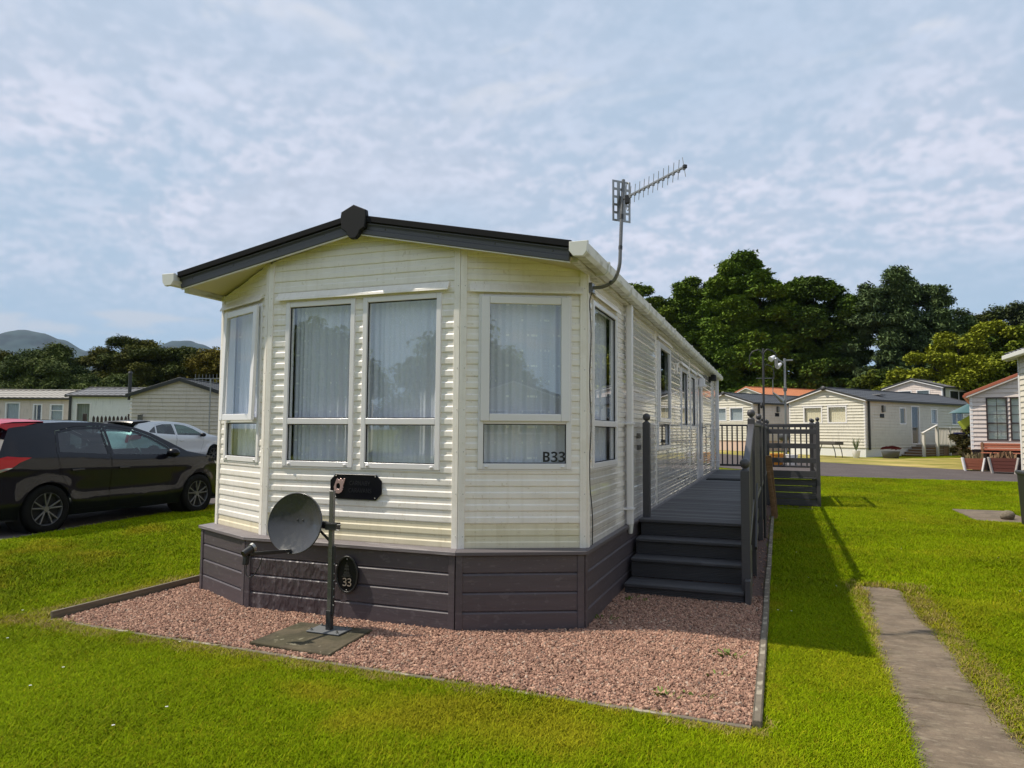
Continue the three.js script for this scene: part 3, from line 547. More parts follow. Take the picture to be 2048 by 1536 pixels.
// vents, lamps and small fittings on the long wall
for (const [s, y] of [[2.12, 1.46], [2.15, 1.335]]) { const v = new B().box(s, s + 0.2, y, y + 0.055, 0.006, 0.018, 0.003).build('vent', M.steel, van, FACETS.side.m); const b = new B(); for (let i = 0; i < 4; i++) b.box(s + 0.012, s + 0.188, y + 0.008 + i * 0.012, y + 0.013 + i * 0.012, 0.017, 0.021); b.build('louvre', M.steelDark, v, FACETS.side.m); }
{ const l = group('wall_lamp', van); new B().box(10.72, 10.84, 2.62, 2.76, 0.005, 0.05, 0.01).build('backplate', M.black, l, FACETS.side.m); new B().box(10.70, 10.86, 2.66, 2.80, 0.05, 0.17, 0.02).build('lamp_body', M.black, l, FACETS.side.m); }
{ const l = group('porch_lamp', van); new B().box(8.42, 8.56, 2.42, 2.56, 0.03, 0.14, 0.02).build('lamp_body', M.upvc, l, FACETS.side.m); new B().box(8.38, 8.60, 2.39, 2.43, 0.02, 0.17, 0.008).build('lamp_rim', M.upvc, l, FACETS.side.m); }
new B().box(5.32, 5.36, 2.40, 2.57, 0.008, 0.035, 0.006).box(5.36, 5.42, 2.5, 2.56, 0.008, 0.03, 0.006).build('door_hook', M.creamTrim, van, FACETS.side.m);
// ---- skirting below the walls
{
  const S = [[-1.87, -13.08], [-1.87, -0.287], [-0.982, 0.138], [0.982, 0.138], [1.87, -0.287], [1.87, -13.08]], sk = group('skirting', van);
  const prof = [[0, 0], [0.007, 0.012], [0.128, 0.014], [0.136, 0.008], [0.1437, 0]];
  for (let i = 0; i < 5; i++) {
    const [ax, az] = S[i], [bx, bz] = S[i + 1], L = Math.hypot(bx - ax, bz - az), u = [(bx - ax) / L, 0, (bz - az) / L], n = [-u[2], 0, u[0]];
    const f = { m: basis([ax, 0, az], u, n), L, x: null };
    courses(sk, 'skirting_board', f, 0.018, 4, 0.1437, prof, i === 0 || i === 4 ? [] : [], (c, s) => i === 2 && c < 3 && s < 0.5 ? M.skirtPeel : M.skirt, i === 2 ? [0.98] : i === 0 || i === 4 ? [4.2, 8.4] : []);
    new B().box(0, L, -0.05, 0.02, -0.02, 0.008).build('plinth', M.skirt, sk, f.m);
    const posts = i === 0 || i === 4 ? [] : [0.026, L - 0.026]; if (i === 2) posts.push(0.98);
    for (const s of posts) new B().box(s - 0.026, s + 0.026, 0, 0.592, -0.02, s === 0.98 ? 0.012 : 0.022, 0.004).build('corner_post', M.skirt, sk, f.m);
    if (i === 4) new B().box(0.0, 0.05, 0, 0.592, -0.02, 0.022, 0.004).build('corner_post', M.skirt, sk, f.m);
  }
  const O = [[-1.905, -13.08], [-1.905, -0.265], [-0.992, 0.172], [0.992, 0.172], [1.905, -0.265], [1.905, -13.08]], I = [[-1.84, -13.08], [-1.84, -0.43], [-0.93, 0], [0.93, 0], [1.84, -0.43], [1.84, -13.08]];
  for (let i = 0; i < 5; i++) {
    const g = 0.003, dx = O[i + 1][0] - O[i][0], dz = O[i + 1][1] - O[i][1], L = Math.hypot(dx, dz), e = (p, s) => [p[0] + s * g * dx / L, -(p[1] + s * g * dz / L)];
    const pts = [e(O[i], 1), e(O[i + 1], -1), e(I[i + 1], -1), e(I[i], 1)];
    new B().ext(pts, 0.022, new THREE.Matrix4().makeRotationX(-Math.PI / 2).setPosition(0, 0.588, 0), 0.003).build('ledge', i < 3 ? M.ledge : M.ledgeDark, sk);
  }
}

// ================================================================ the deck with its steps and rails
{
  const d = thing('timber_deck', 'dark grey timber deck with steps and baluster rails along the caravan', 'deck');
  const X0 = 1.905, X1 = 2.985, Y = 0.62, r = rng(21);
  for (let i = 0; i < 78; i++) { const z = -2.40 - i * 0.1375, w = 0.128; if (z - w < -13.2) break; new B().box(X0, X1, Y - 0.03, Y + 0.003 * r(), z - w, z, 0.006).build('deck_plank', [M.deckBoard, M.deckBoard2, M.deckBoard, M.deckBoard3][(r() * 4) | 0], d); }
  // stairs: grooved risers and treads
  const st = [[-1.55, 0.125, -1.95], [-1.87, 0.305, -2.25], [-2.13, 0.460, -2.5]];
  st.forEach(([z, y, zb], i) => {
    new B().box(X0 + 0.02, 2.99, y - 0.03, y, z - 0.145, z, 0.006).build('tread', M.deckBoard, d);
    new B().box(X0 + 0.02, 2.99, y - 0.03, y - 0.001, zb + 0.06, z - 0.149, 0.006).build('tread', M.deckBoard, d);
  });
  const riser = (z, y0, y1, m) => { const b = new B().box(X0 + 0.02, 2.985, y0, y1, z - 0.028, z - 0.008); const n = Math.round((y1 - y0) / 0.0155); for (let k = 0; k < n; k++) { const y = y0 + (k + 0.5) * (y1 - y0) / n; b.box(X0 + 0.02, 2.985, y - 0.0042, y + 0.0042, z - 0.0085, z, 0.002); } b.build('riser', m, d); };
  riser(-1.575, 0.0, 0.094, M.deckBoard); riser(-1.90, 0.126, 0.274, M.deckDark); riser(-2.16, 0.306, 0.429, M.deckDark); riser(-2.43, 0.461, 0.589, M.deckDark);
  new B().box(X0 + 0.02, X0 + 0.06, 0, 0.12, -2.4, -1.6, 0.004).box(X0 + 0.02, X0 + 0.06, 0.12, 0.3, -2.4, -1.92, 0.004).box(X0 + 0.02, X0 + 0.06, 0.3, 0.455, -2.4, -2.18, 0.004).build('stringer', M.deckDark, d);
  new B().box(2.99, 3.025, 0.0, 0.40, -2.55, -1.93, 0.004).build('stringer', M.deckRail, d);
  new B().box(2.995, 3.045, 0.0, 0.235, -1.93, -1.53, 0.006).build('stringer', M.deckRail, d);
  // posts with ball tops
  const post = (x, z, y0, y1, w = 0.072, ball = 0.042) => {
    new B().box(x - w / 2, x + w / 2, y0, y1, z - w / 2, z + w / 2, 0.006).cyl([x, y1, z], [x, y1 + 0.012, z], w * 0.46, w * 0.36, 12).build('post', M.deckRail, d);
    new B().cyl([x, y1 + 0.010, z], [x, y1 + 0.026, z], 0.018, 0.018, 10).sph([x, y1 + 0.022 + ball * 0.9, z], ball, 18).build('ball_finial', M.deckRail, d);
  };
  post(3.005, -1.66, 0.0, 1.19, 0.078, 0.046);
  post(1.955, -2.62, 0.3, 1.63, 0.075, 0.042);
  post(3.018, -3.02, 0.0, 1.68, 0.075, 0.043);
  post(3.03, -5.7, 0.0, 1.70, 0.072, 0.040);
  post(3.035, -8.3, 0.0, 1.71, 0.072, 0.040);
  post(3.045, -10.95, 0.0, 1.72, 0.072, 0.040);
  post(3.045, -13.15, 0.0, 1.72, 0.072, 0.040);
  post(4.05, -10.95, 0.0, 1.755, 0.075, 0.042);
  post(4.05, -13.15, 0.0, 1.755, 0.075, 0.042);
  post(3.94, -11.25, 0.6, 1.74, 0.072, 0.04);
  const rail = (a, b, w, h) => new B().bar(a, b, w, h, 0.008).build('rail', M.deckRail, d);
  rail([3.008, 1.175, -1.69], [3.018, 1.60, -2.99], 0.062, 0.055);
  rail([3.008, 0.36, -1.70], [3.018, 0.80, -2.99], 0.045, 0.05);
  const bal = (x, z, y0, y1, t = 0.034) => new B().box(x - t / 2, x + t / 2, y0, y1, z - t / 2, z + t / 2, 0.003).build('baluster', M.deckRail, d);
  for (let i = 1; i < 9; i++) { const t = i / 9, z = lerp(-1.70, -2.98, t); bal(3.012, z, lerp(0.36, 0.79, t), lerp(1.17, 1.58, t)); }
  for (const [z0, z1, xa, xb] of [[-3.06, -5.66, 3.02, 3.028], [-5.74, -8.26, 3.03, 3.034], [-8.34, -10.91, 3.036, 3.044]]) {
    rail([xa, 1.625, z0], [xb, 1.635, z1], 0.062, 0.042); rail([xa, 0.74, z0], [xb, 0.74, z1], 0.045, 0.05);
    for (let z = z0 - 0.1; z > z1 + 0.04; z -= 0.118) bal(lerp(xa, xb, 0.5), z, 0.765, 1.605);
  }
  // far end rail
  rail([1.93, 1.70, -13.15], [3.01, 1.70, -13.15], 0.06, 0.045); rail([1.93, 0.73, -13.15], [3.01, 0.73, -13.15], 0.045, 0.05);
  for (let x = 1.99; x < 2.98; x += 0.118) bal(x, -13.15, 0.755, 1.68);
  // side landing: slatted near side, balusters behind, boarded skirt
  for (let i = 0; i < 16; i++) { const z = -10.99 - i * 0.1375; new B().box(3.0, 4.03, Y - 0.03, Y, z - 0.1325, z, 0.004).build('deck_plank', M.deckBoard, d); }
  for (const [y, h] of [[1.555, 0.10], [1.255, 0.105], [0.955, 0.105], [0.675, 0.13]]) new B().box(3.08, 4.013, y - h / 2, y + h / 2, -10.945, -10.92, 0.004).build('slat', M.deckDark, d);
  rail([3.08, 1.685, -10.95], [4.01, 1.70, -10.95], 0.07, 0.05);
  new B().box(3.08, 4.013, 0.575, 0.606, -10.98, -10.885, 0.006).build('ledge_board', M.deckBoard, d);
  for (let i = 0; i < 4; i++) new B().box(3.08, 4.013, 0.02 + i * 0.138, 0.148 + i * 0.138, -10.965, -10.94 + 0.004 * (i === 3), 0.004).build('skirt_board', M.deckBoard, d);
  rail([3.08, 1.68, -13.15], [4.02, 1.68, -13.15], 0.06, 0.045); rail([3.08, 0.73, -13.15], [4.02, 0.73, -13.15], 0.045, 0.05);
  for (let x = 3.16; x < 4.0; x += 0.125) bal(x, -13.15, 0.755, 1.66);
  rail([4.05, 1.69, -11.0], [4.05, 1.69, -13.11], 0.06, 0.045); rail([4.05, 0.73, -11.0], [4.05, 0.73, -13.11], 0.045, 0.05);
  for (let z = -11.1; z > -13.1; z -= 0.125) bal(4.05, z, 0.755, 1.67);
  for (let i = 0; i < 4; i++) new B().box(4.04, 4.065, 0.02 + i * 0.138, 0.148 + i * 0.138, -13.11, -10.99, 0.004).build('skirt_board', M.deckBoard, d);
  // bearers and legs under the boards
  new B().box(2.94, 2.98, 0.47, 0.588, -13.2, -2.56).build('bearer', M.deckDark, d); new B().box(1.92, 1.96, 0.47, 0.588, -13.2, -2.56).build('bearer', M.deckDark, d);
  for (let i = 0; i < 5; i++) new B().box(2.86, 2.93, 0, 0.588, -3.1 - i * 2.45, -3.03 - i * 2.45, 0.004).build('leg', M.deckDark, d);
  for (const [y] of [[0.12], [0.33]]) new B().box(2.99, 3.01, y, y + 0.13, -10.9, -3.1, 0.004).build('side_board', M.deckDark, d);
  new B().bar([3.06, 0.35, -2.65], [3.06, 0.95, -3.35], 0.02, 0.05, 0.004).build('brace', M.deckRail, d);
}
tag(new B().box(1.98, 2.62, 0.622, 0.636, -9.42, -8.98, 0.006).build('door_mat', mat([0.010, 0.010, 0.011], 0.98, { bumpMap: tSpeck, bumpScale: 0.01 })), 'black door mat on the dark deck by the white door', 'door mat');
tag(new B().bar([3.21, 0.02, -8.55], [3.115, 1.12, -8.35], 0.035, 0.11, 0.004, [1, 0, 0]).build('wooden_plank', M.brownWood), 'brown weathered plank leaning against the outside of the deck rail', 'plank');
tag(new B().bar([3.23, 0.02, -8.2], [3.12, 0.86, -8.1], 0.03, 0.05, 0.004, [1, 0, 0]).build('wooden_batten', M.brownWood), 'shorter thin brown batten leaning against the deck rail beside the plank', 'batten');
{ // hanging basket pole with scrolled hooks
  const X = 3.09, z0 = -5.95, p = thing('hanging_pole', 'tall dark steel pole with scrolled hooks standing beside the deck rail', 'hook pole');
  new B().cyl([X, 0, z0], [X + 0.004, 2.80, z0 - 0.3], 0.019, 0.016, 10).build('pole', M.steelDark, p);
  const hook = (s, y, w, name) => { const pts = []; for (let i = 0; i <= 12; i++) { const a = i / 12 * Math.PI; pts.push([X + s * (w * 0.5 - w * 0.5 * Math.cos(a)), y + 0.13 * Math.sin(a) * (i < 6 ? 1 : 0.85), z0 - 0.28]); } pts.push([X + s * w * 1.02, y - 0.06, z0 - 0.28], [X + s * w * 0.93, y - 0.10, z0 - 0.28], [X + s * w * 0.84, y - 0.07, z0 - 0.28]); new B().tube(pts, 0.009, 6).build('hook', M.steelDark, p); };
  hook(-1, 2.66, 0.19); hook(1, 2.66, 0.19); hook(1, 2.43, 0.15);
  new B().cyl([X + 0.19, 2.62, z0 - 0.28], [X + 0.19, 2.50, z0 - 0.28], 0.028, 0.024, 10).sph([X + 0.19, 2.63, z0 - 0.28], 0.03, 10).build('bird_feeder', M.alu, p);
  new B().sph([X - 0.03, 1.93, z0 - 0.2], 0.035, 8, 0.6, 1.2, 1).build('knot', M.steelDark, p);
}

// ================================================================ signs on the front of the caravan
{
  const s = thing('name_plate', 'black eight sided plate with a pink castle emblem under the front windows', 'sign', [0.008, 1.060, 0.013]);
  const w = 0.243, h = 0.101, c = 0.05, oct = [[-w + c, -h], [w - c, -h], [w, -h + c], [w, h - c], [w - c, h], [-w + c, h], [-w, h - c], [-w, -h + c]];
  new B().ext(oct, 0.010, null, 0.002).build('plate', M.blackGloss, s);
  // emblem: a slanted ring topped by battlements
  const e = [[-0.205, -0.005], [-0.180, 0.058], [-0.172, 0.068], [-0.162, 0.055], [-0.150, 0.053], [-0.143, 0.066], [-0.133, 0.066], [-0.128, 0.054], [-0.118, 0.052], [-0.108, 0.068], [-0.098, 0.066], [-0.104, 0.042], [-0.118, 0.005], [-0.114, -0.008], [-0.128, -0.016], [-0.118, -0.022], [-0.132, -0.045], [-0.155, -0.058], [-0.180, -0.056], [-0.200, -0.036]].reverse();
  const hole = []; for (let i = 0; i < 14; i++) { const a = i / 14 * 6.283; hole.push([-0.163 + 0.021 * Math.cos(a), 0.002 + 0.027 * Math.sin(a)]); }
  new B().ext(e, 0.006, new THREE.Matrix4().makeTranslation(0, 0, 0.012), 0.001, [hole]).build('emblem', M.copper, s);
  const dim = mat([0.022, 0.022, 0.026], 0.35);
  text('CARNABY', 0.034, 0.004, fontR, new THREE.Matrix4().makeTranslation(0.042, 0.014, 0.011), 'lettering', dim, s, 0.98);
  text('CARAVANS', 0.034, 0.004, fontR, new THREE.Matrix4().makeTranslation(0.046, -0.046, 0.011), 'lettering', dim, s, 0.98);
  for (const [x, y] of [[-w + 0.055, h - 0.014], [w - 0.055, h - 0.014], [-w + 0.055, -h + 0.014], [w - 0.055, -h + 0.014]]) new B().sph([x, y, 0.0125], 0.0055, 8, 1, 1, 0.6).build('screw', M.screw, s);
}
{
  const s = thing('number_plaque', 'oval black plaque with a raised rim and number 33 on the dark skirting', 'plaque', [0.048, 0.378, 0.168]);
  const ov = (a, b, n = 32) => { const p = []; for (let i = 0; i < n; i++) { const t = i / n * 6.2832; p.push([a * Math.cos(t), b * Math.sin(t)]); } return p; };
  new B().ext(ov(0.100, 0.143), 0.012, null, 0.002).build('plate', M.blackGloss, s);
  new B().ext(ov(0.102, 0.145), 0.018, null, 0.002, [ov(0.092, 0.135)]).build('rim', M.black, s);
  text('33', 0.062, 0.004, fontR, new THREE.Matrix4().makeTranslation(0.004, -0.090, 0.014), 'lettering', M.bronze, s, 0.92);
  // a small ship in relief above the number
  const rel = mat([0.03, 0.03, 0.032], 0.35);
  const sh = new B().box(-0.0025, 0.0025, -0.01, 0.095, 0.013, 0.018).box(-0.045, 0.045, -0.018, -0.014, 0.013, 0.018);
  sh.ext([[-0.036, 0.0], [0.036, 0.002], [0.024, -0.012], [-0.024, -0.012]].reverse(), 0.004, new THREE.Matrix4().makeTranslation(0, 0, 0.013));
  for (const [y, w2] of [[0.066, 0.018], [0.042, 0.024], [0.014, 0.027]]) sh.ext([[-w2, y - 0.008], [w2, y - 0.008], [w2 * 0.8, y + 0.010], [-w2 * 0.8, y + 0.010]], 0.003, new THREE.Matrix4().makeTranslation(0, 0, 0.014));
  sh.build('ship_relief', rel, s);
  for (const y of [0.122, -0.122]) new B().sph([0, y, 0.015], 0.006, 8, 1, 1, 0.6).build('screw', M.screw, s);
}

// ================================================================ satellite dish on its own pole, with slab
{
  const sl = new B().ext([[-0.205, 0.975], [0.47, 1.015], [0.415, 0.40], [-0.20, 0.425]].map(([x, z]) => [x, -z]), 0.05, new THREE.Matrix4().makeRotationX(-Math.PI / 2).setPosition(0, -0.014, 0), 0.006).build('paving_slab', M.slab);
  tag(sl, 'mossy concrete slab lying on the gravel under the dish pole', 'paving slab');
  const d = thing('satellite_dish', 'grey satellite dish on a square steel pole in front of the bay window', 'satellite dish', [0.155, 0.046, 0.56]);
  new B().box(-0.14, 0.14, 0, 0.010, -0.09, 0.09, 0.003).build('base_plate', mat([0.13, 0.135, 0.14], 0.6), d);
  const bo = new B(); for (const x of [-0.11, 0.11]) for (const z of [-0.065, 0.065]) bo.cyl([x, 0.008, z], [x, 0.018, z], 0.011, 0.011, 6).cyl([x, 0.018, z], [x, 0.028, z], 0.006, 0.006, 8); bo.build('bolt', M.alu, d);
  new B().box(-0.017, 0.017, 0.008, 1.03, -0.017, 0.017, 0.004).build('pole', M.steel, d);
  new B().box(-0.021, 0.021, 0.008, 0.15, -0.021, 0.021, 0.003).build('sleeve', M.steelDark, d);
  new B().box(0.019, 0.034, 0.12, 0.62, -0.012, 0.012, 0.002).build('cable_strip', M.steelDark, d);
  const ties = new B(); for (const y of [0.19, 0.25, 0.31, 0.37, 0.42, 0.49]) ties.sph([0.036, y, 0.008], 0.006, 6); ties.build('clip', M.alu, d);
  // reflector: an offset paraboloid looking up and away over the grass
  const n = V(-0.10, 0.18, 0.97).normalize(), right = V(0, 1, 0).cross(n).normalize(), up = n.clone().cross(right), c = V(-0.315, 0.775, 0.03);
  const fm = new THREE.Matrix4().makeBasis(right, up, n).setPosition(c);
  const bowl = (z0, flip) => { const pos = [], idx = [], A = 44, R = 9; for (let j = 0; j <= R; j++) for (let i = 0; i <= A; i++) { const t = i / A * 6.2832, q = j / R, x = 0.262 * q * Math.cos(t), y = 0.226 * q * Math.sin(t) * (Math.sin(t) < -0.2 ? 1.0 : 1); pos.push(x, y, 0.062 * q * q - 0.062 + z0); } for (let j = 0; j < R; j++) for (let i = 0; i < A; i++) { const a = j * (A + 1) + i, b = a + 1, e = a + A + 1, f = e + 1; flip ? idx.push(a, b, e, b, f, e) : idx.push(a, e, b, b, e, f); } const g = new THREE.BufferGeometry(); g.setAttribute('position', new THREE.Float32BufferAttribute(pos, 3)); g.setIndex(idx); g.computeVertexNormals(); return g; };
  const dm = mat([0.050, 0.050, 0.053], 0.5, { roughnessMap: tSpeck });
  const rf = new B().add(bowl(0, false)).add(bowl(-0.006, true)).build('reflector', dm, d, fm);
  const rimPts = []; for (let i = 0; i <= 44; i++) { const t = i / 44 * 6.2832; rimPts.push([0.262 * Math.cos(t), 0.226 * Math.sin(t), -0.003]); }
  new B().tube(rimPts, 0.0055, 6, 88).build('rim', dm, rf, fm);
  const bl = new B(); for (const [x, y] of [[-0.025, 0.03], [0.03, 0.03], [-0.03, -0.175], [0.03, -0.175]]) bl.sph([x, y, -0.060 + 0.062 * (x * x + y * y) / 0.063], 0.007, 6); bl.build('bolt', M.steelDark, rf, fm);
  new B().box(-0.06, 0.06, -0.06, 0.06, -0.10, -0.062, 0.006).build('mount', M.steelDark, d, fm);
  // clamp between reflector and pole
  new B().bar([-0.31, 0.772, -0.075], [-0.03, 0.765, -0.028], 0.05, 0.05, 0.004).box(-0.04, 0.055, 0.74, 0.792, -0.034, 0.03, 0.004).bar([-0.04, 0.785, 0.03], [0.06, 0.785, 0.03], 0.01, 0.012).bar([-0.12, 0.74, 0.0], [-0.018, 0.66, 0.0], 0.014, 0.014).build('clamp', M.steelDark, d);
  new B().cyl([0.02, 0.775, 0.02], [0.10, 0.785, 0.03], 0.004).cyl([0.02, 0.745, 0.02], [0.085, 0.742, 0.03], 0.004).build('bolt', M.alu, d);
  // arm and receiver
  const foot = V(0.0, -0.205, -0.010).applyMatrix4(fm), head = V(-0.04, -0.245, 0.36).applyMatrix4(fm), A = v => [v.x, v.y, v.z];
  new B().bar(A(foot), A(head), 0.022, 0.026, 0.004).build('arm', M.black, d);
  const look = c.clone().sub(head).normalize(), hp = k => A(head.clone().add(V(0, 0.03, 0)).addScaledVector(look, k));
  const lnb = group('receiver', d);
  new B().cyl(hp(-0.055), hp(0.02), 0.022, 0.026, 12).build('body', M.black, lnb); new B().cyl(hp(0.02), hp(0.04), 0.032, 0.034, 14).build('horn_cap', M.alu, lnb);
  new B().bar(A(head.clone().add(V(-0.02, 0.0, 0.0))), A(head.clone().add(V(-0.02, -0.075, 0.01))), 0.03, 0.04, 0.005).build('socket', M.black, lnb);
  const h0 = head.clone(); new B().tube([[h0.x - 0.02, h0.y - 0.07, h0.z], [h0.x - 0.015, h0.y - 0.14, h0.z + 0.005], [h0.x + 0.03, h0.y - 0.155, h0.z], [h0.x + 0.08, h0.y - 0.09, h0.z - 0.01], [h0.x + 0.10, h0.y - 0.01, h0.z - 0.02]], 0.0035, 6).build('cable', M.black, lnb);
}

// ================================================================ television aerial on the corner
{
  const a = thing('tv_aerial', 'television aerial with a grid reflector on a bent mast at the caravan corner', 'tv aerial');
  new B().box(1.852, 1.90, 2.655, 2.74, -0.52, -0.44, 0.006).build('wall_bracket', M.steel, a);
  const mast = [[1.87, 2.70, -0.48], [1.98, 2.705, -0.48], [2.07, 2.75, -0.475], [2.115, 2.86, -0.47], [2.122, 3.0, -0.48], [2.12, 3.30, -0.545], [2.12, 3.62, -0.62]];
  new B().tube(mast, 0.0145, 10, 60).build('mast', M.steel, a);
  const tp = new B(); for (const [p, q] of [[[2.035, 2.727, -0.478], [2.055, 2.741, -0.477]], [[2.122, 3.0, -0.48], [2.122, 3.03, -0.486]], [[2.12, 3.265, -0.537], [2.12, 3.305, -0.546]]]) tp.cyl(p, q, 0.0165, 0.0165, 10); tp.build('tape', M.black, a);
  // boom runs from the mast out towards the lawn
  const P0 = V(2.12, 3.445, -0.585), P1 = V(2.692, 3.445, -0.01), dir = P1.clone().sub(P0).normalize(), A = v => [v.x, v.y, v.z], at = k => P0.clone().addScaledVector(dir, k), L = P0.distanceTo(P1);
  new B().bar(A(at(-0.06)), A(P1), 0.016, 0.016, 0.003).build('boom', M.alu, a);
  for (let i = 0; i < 12; i++) { const p = at(0.115 + (L - 0.125) * i / 11), h = 0.072 + 0.004 * (i === 11 ? 1 : 0), sk = i === 11 ? -0.012 : 0.006; new B().cyl([p.x - sk, p.y - h, p.z - sk], [p.x + sk, p.y + h, p.z + sk], 0.0028, 0.0028, 6).bar(A(p.clone().addScaledVector(dir, -0.01).add(V(0, -0.012, 0))), A(p.clone().addScaledVector(dir, 0.01).add(V(0, -0.012, 0))), 0.014, 0.016).build('element', M.alu, a); }
  new B().bar(A(P1.clone().addScaledVector(dir, -0.012)), A(P1.clone().addScaledVector(dir, 0.012)), 0.026, 0.026, 0.003).build('end_cap', M.black, a);
  // folded dipole
  const dp = at(0.075), loop = []; for (let i = 0; i <= 24; i++) { const t = i / 24 * 6.2832; loop.push([dp.x + 0.022 * dir.x * Math.cos(t), dp.y + 0.115 * Math.sign(Math.sin(t)) * Math.pow(Math.abs(Math.sin(t)), 0.35), dp.z + 0.022 * dir.z * Math.cos(t)]); }
  new B().tube(loop, 0.0035, 6, 96).build('dipole', M.alu, a);
  new B().box(dp.x - 0.022, dp.x + 0.022, dp.y - 0.06, dp.y + 0.012, dp.z - 0.022, dp.z + 0.022, 0.006).build('junction_box', M.black, a);
  // reflector plate pierced by windows, square to the boom
  const side = V(0, 1, 0).cross(dir).normalize(), rm = new THREE.Matrix4().makeBasis(side, V(0, 1, 0), dir).setPosition(at(-0.02).add(V(0, -0.012, 0)));
  const holes = []; for (let i = 0; i < 3; i++) for (let j = 0; j < 5; j++) { if (i === 1 && (j === 2 || j === 1)) continue; const x = (i - 1) * 0.056, y = (j - 2) * 0.066; holes.push([[x - 0.014, y - 0.023], [x - 0.014, y + 0.023], [x + 0.014, y + 0.023], [x + 0.014, y - 0.023]]); }
  new B().ext([[-0.088, -0.172], [0.088, -0.172], [0.088, 0.172], [-0.088, 0.172]], 0.004, rm, 0, holes).build('reflector', M.alu, a);
  new B().tube([[1.90, 2.675, -0.44], [1.89, 2.645, -0.455], [1.874, 2.58, -0.462], [1.885, 2.3, -0.458], [1.873, 1.95, -0.462], [1.884, 1.6, -0.462], [1.873, 1.3, -0.463], [1.872, 1.1, -0.470], [1.874, 0.95, -0.52], [1.873, 0.80, -0.555], [1.872, 0.62, -0.550]], 0.0045, 6, 90).build('cable', M.black, a);
}

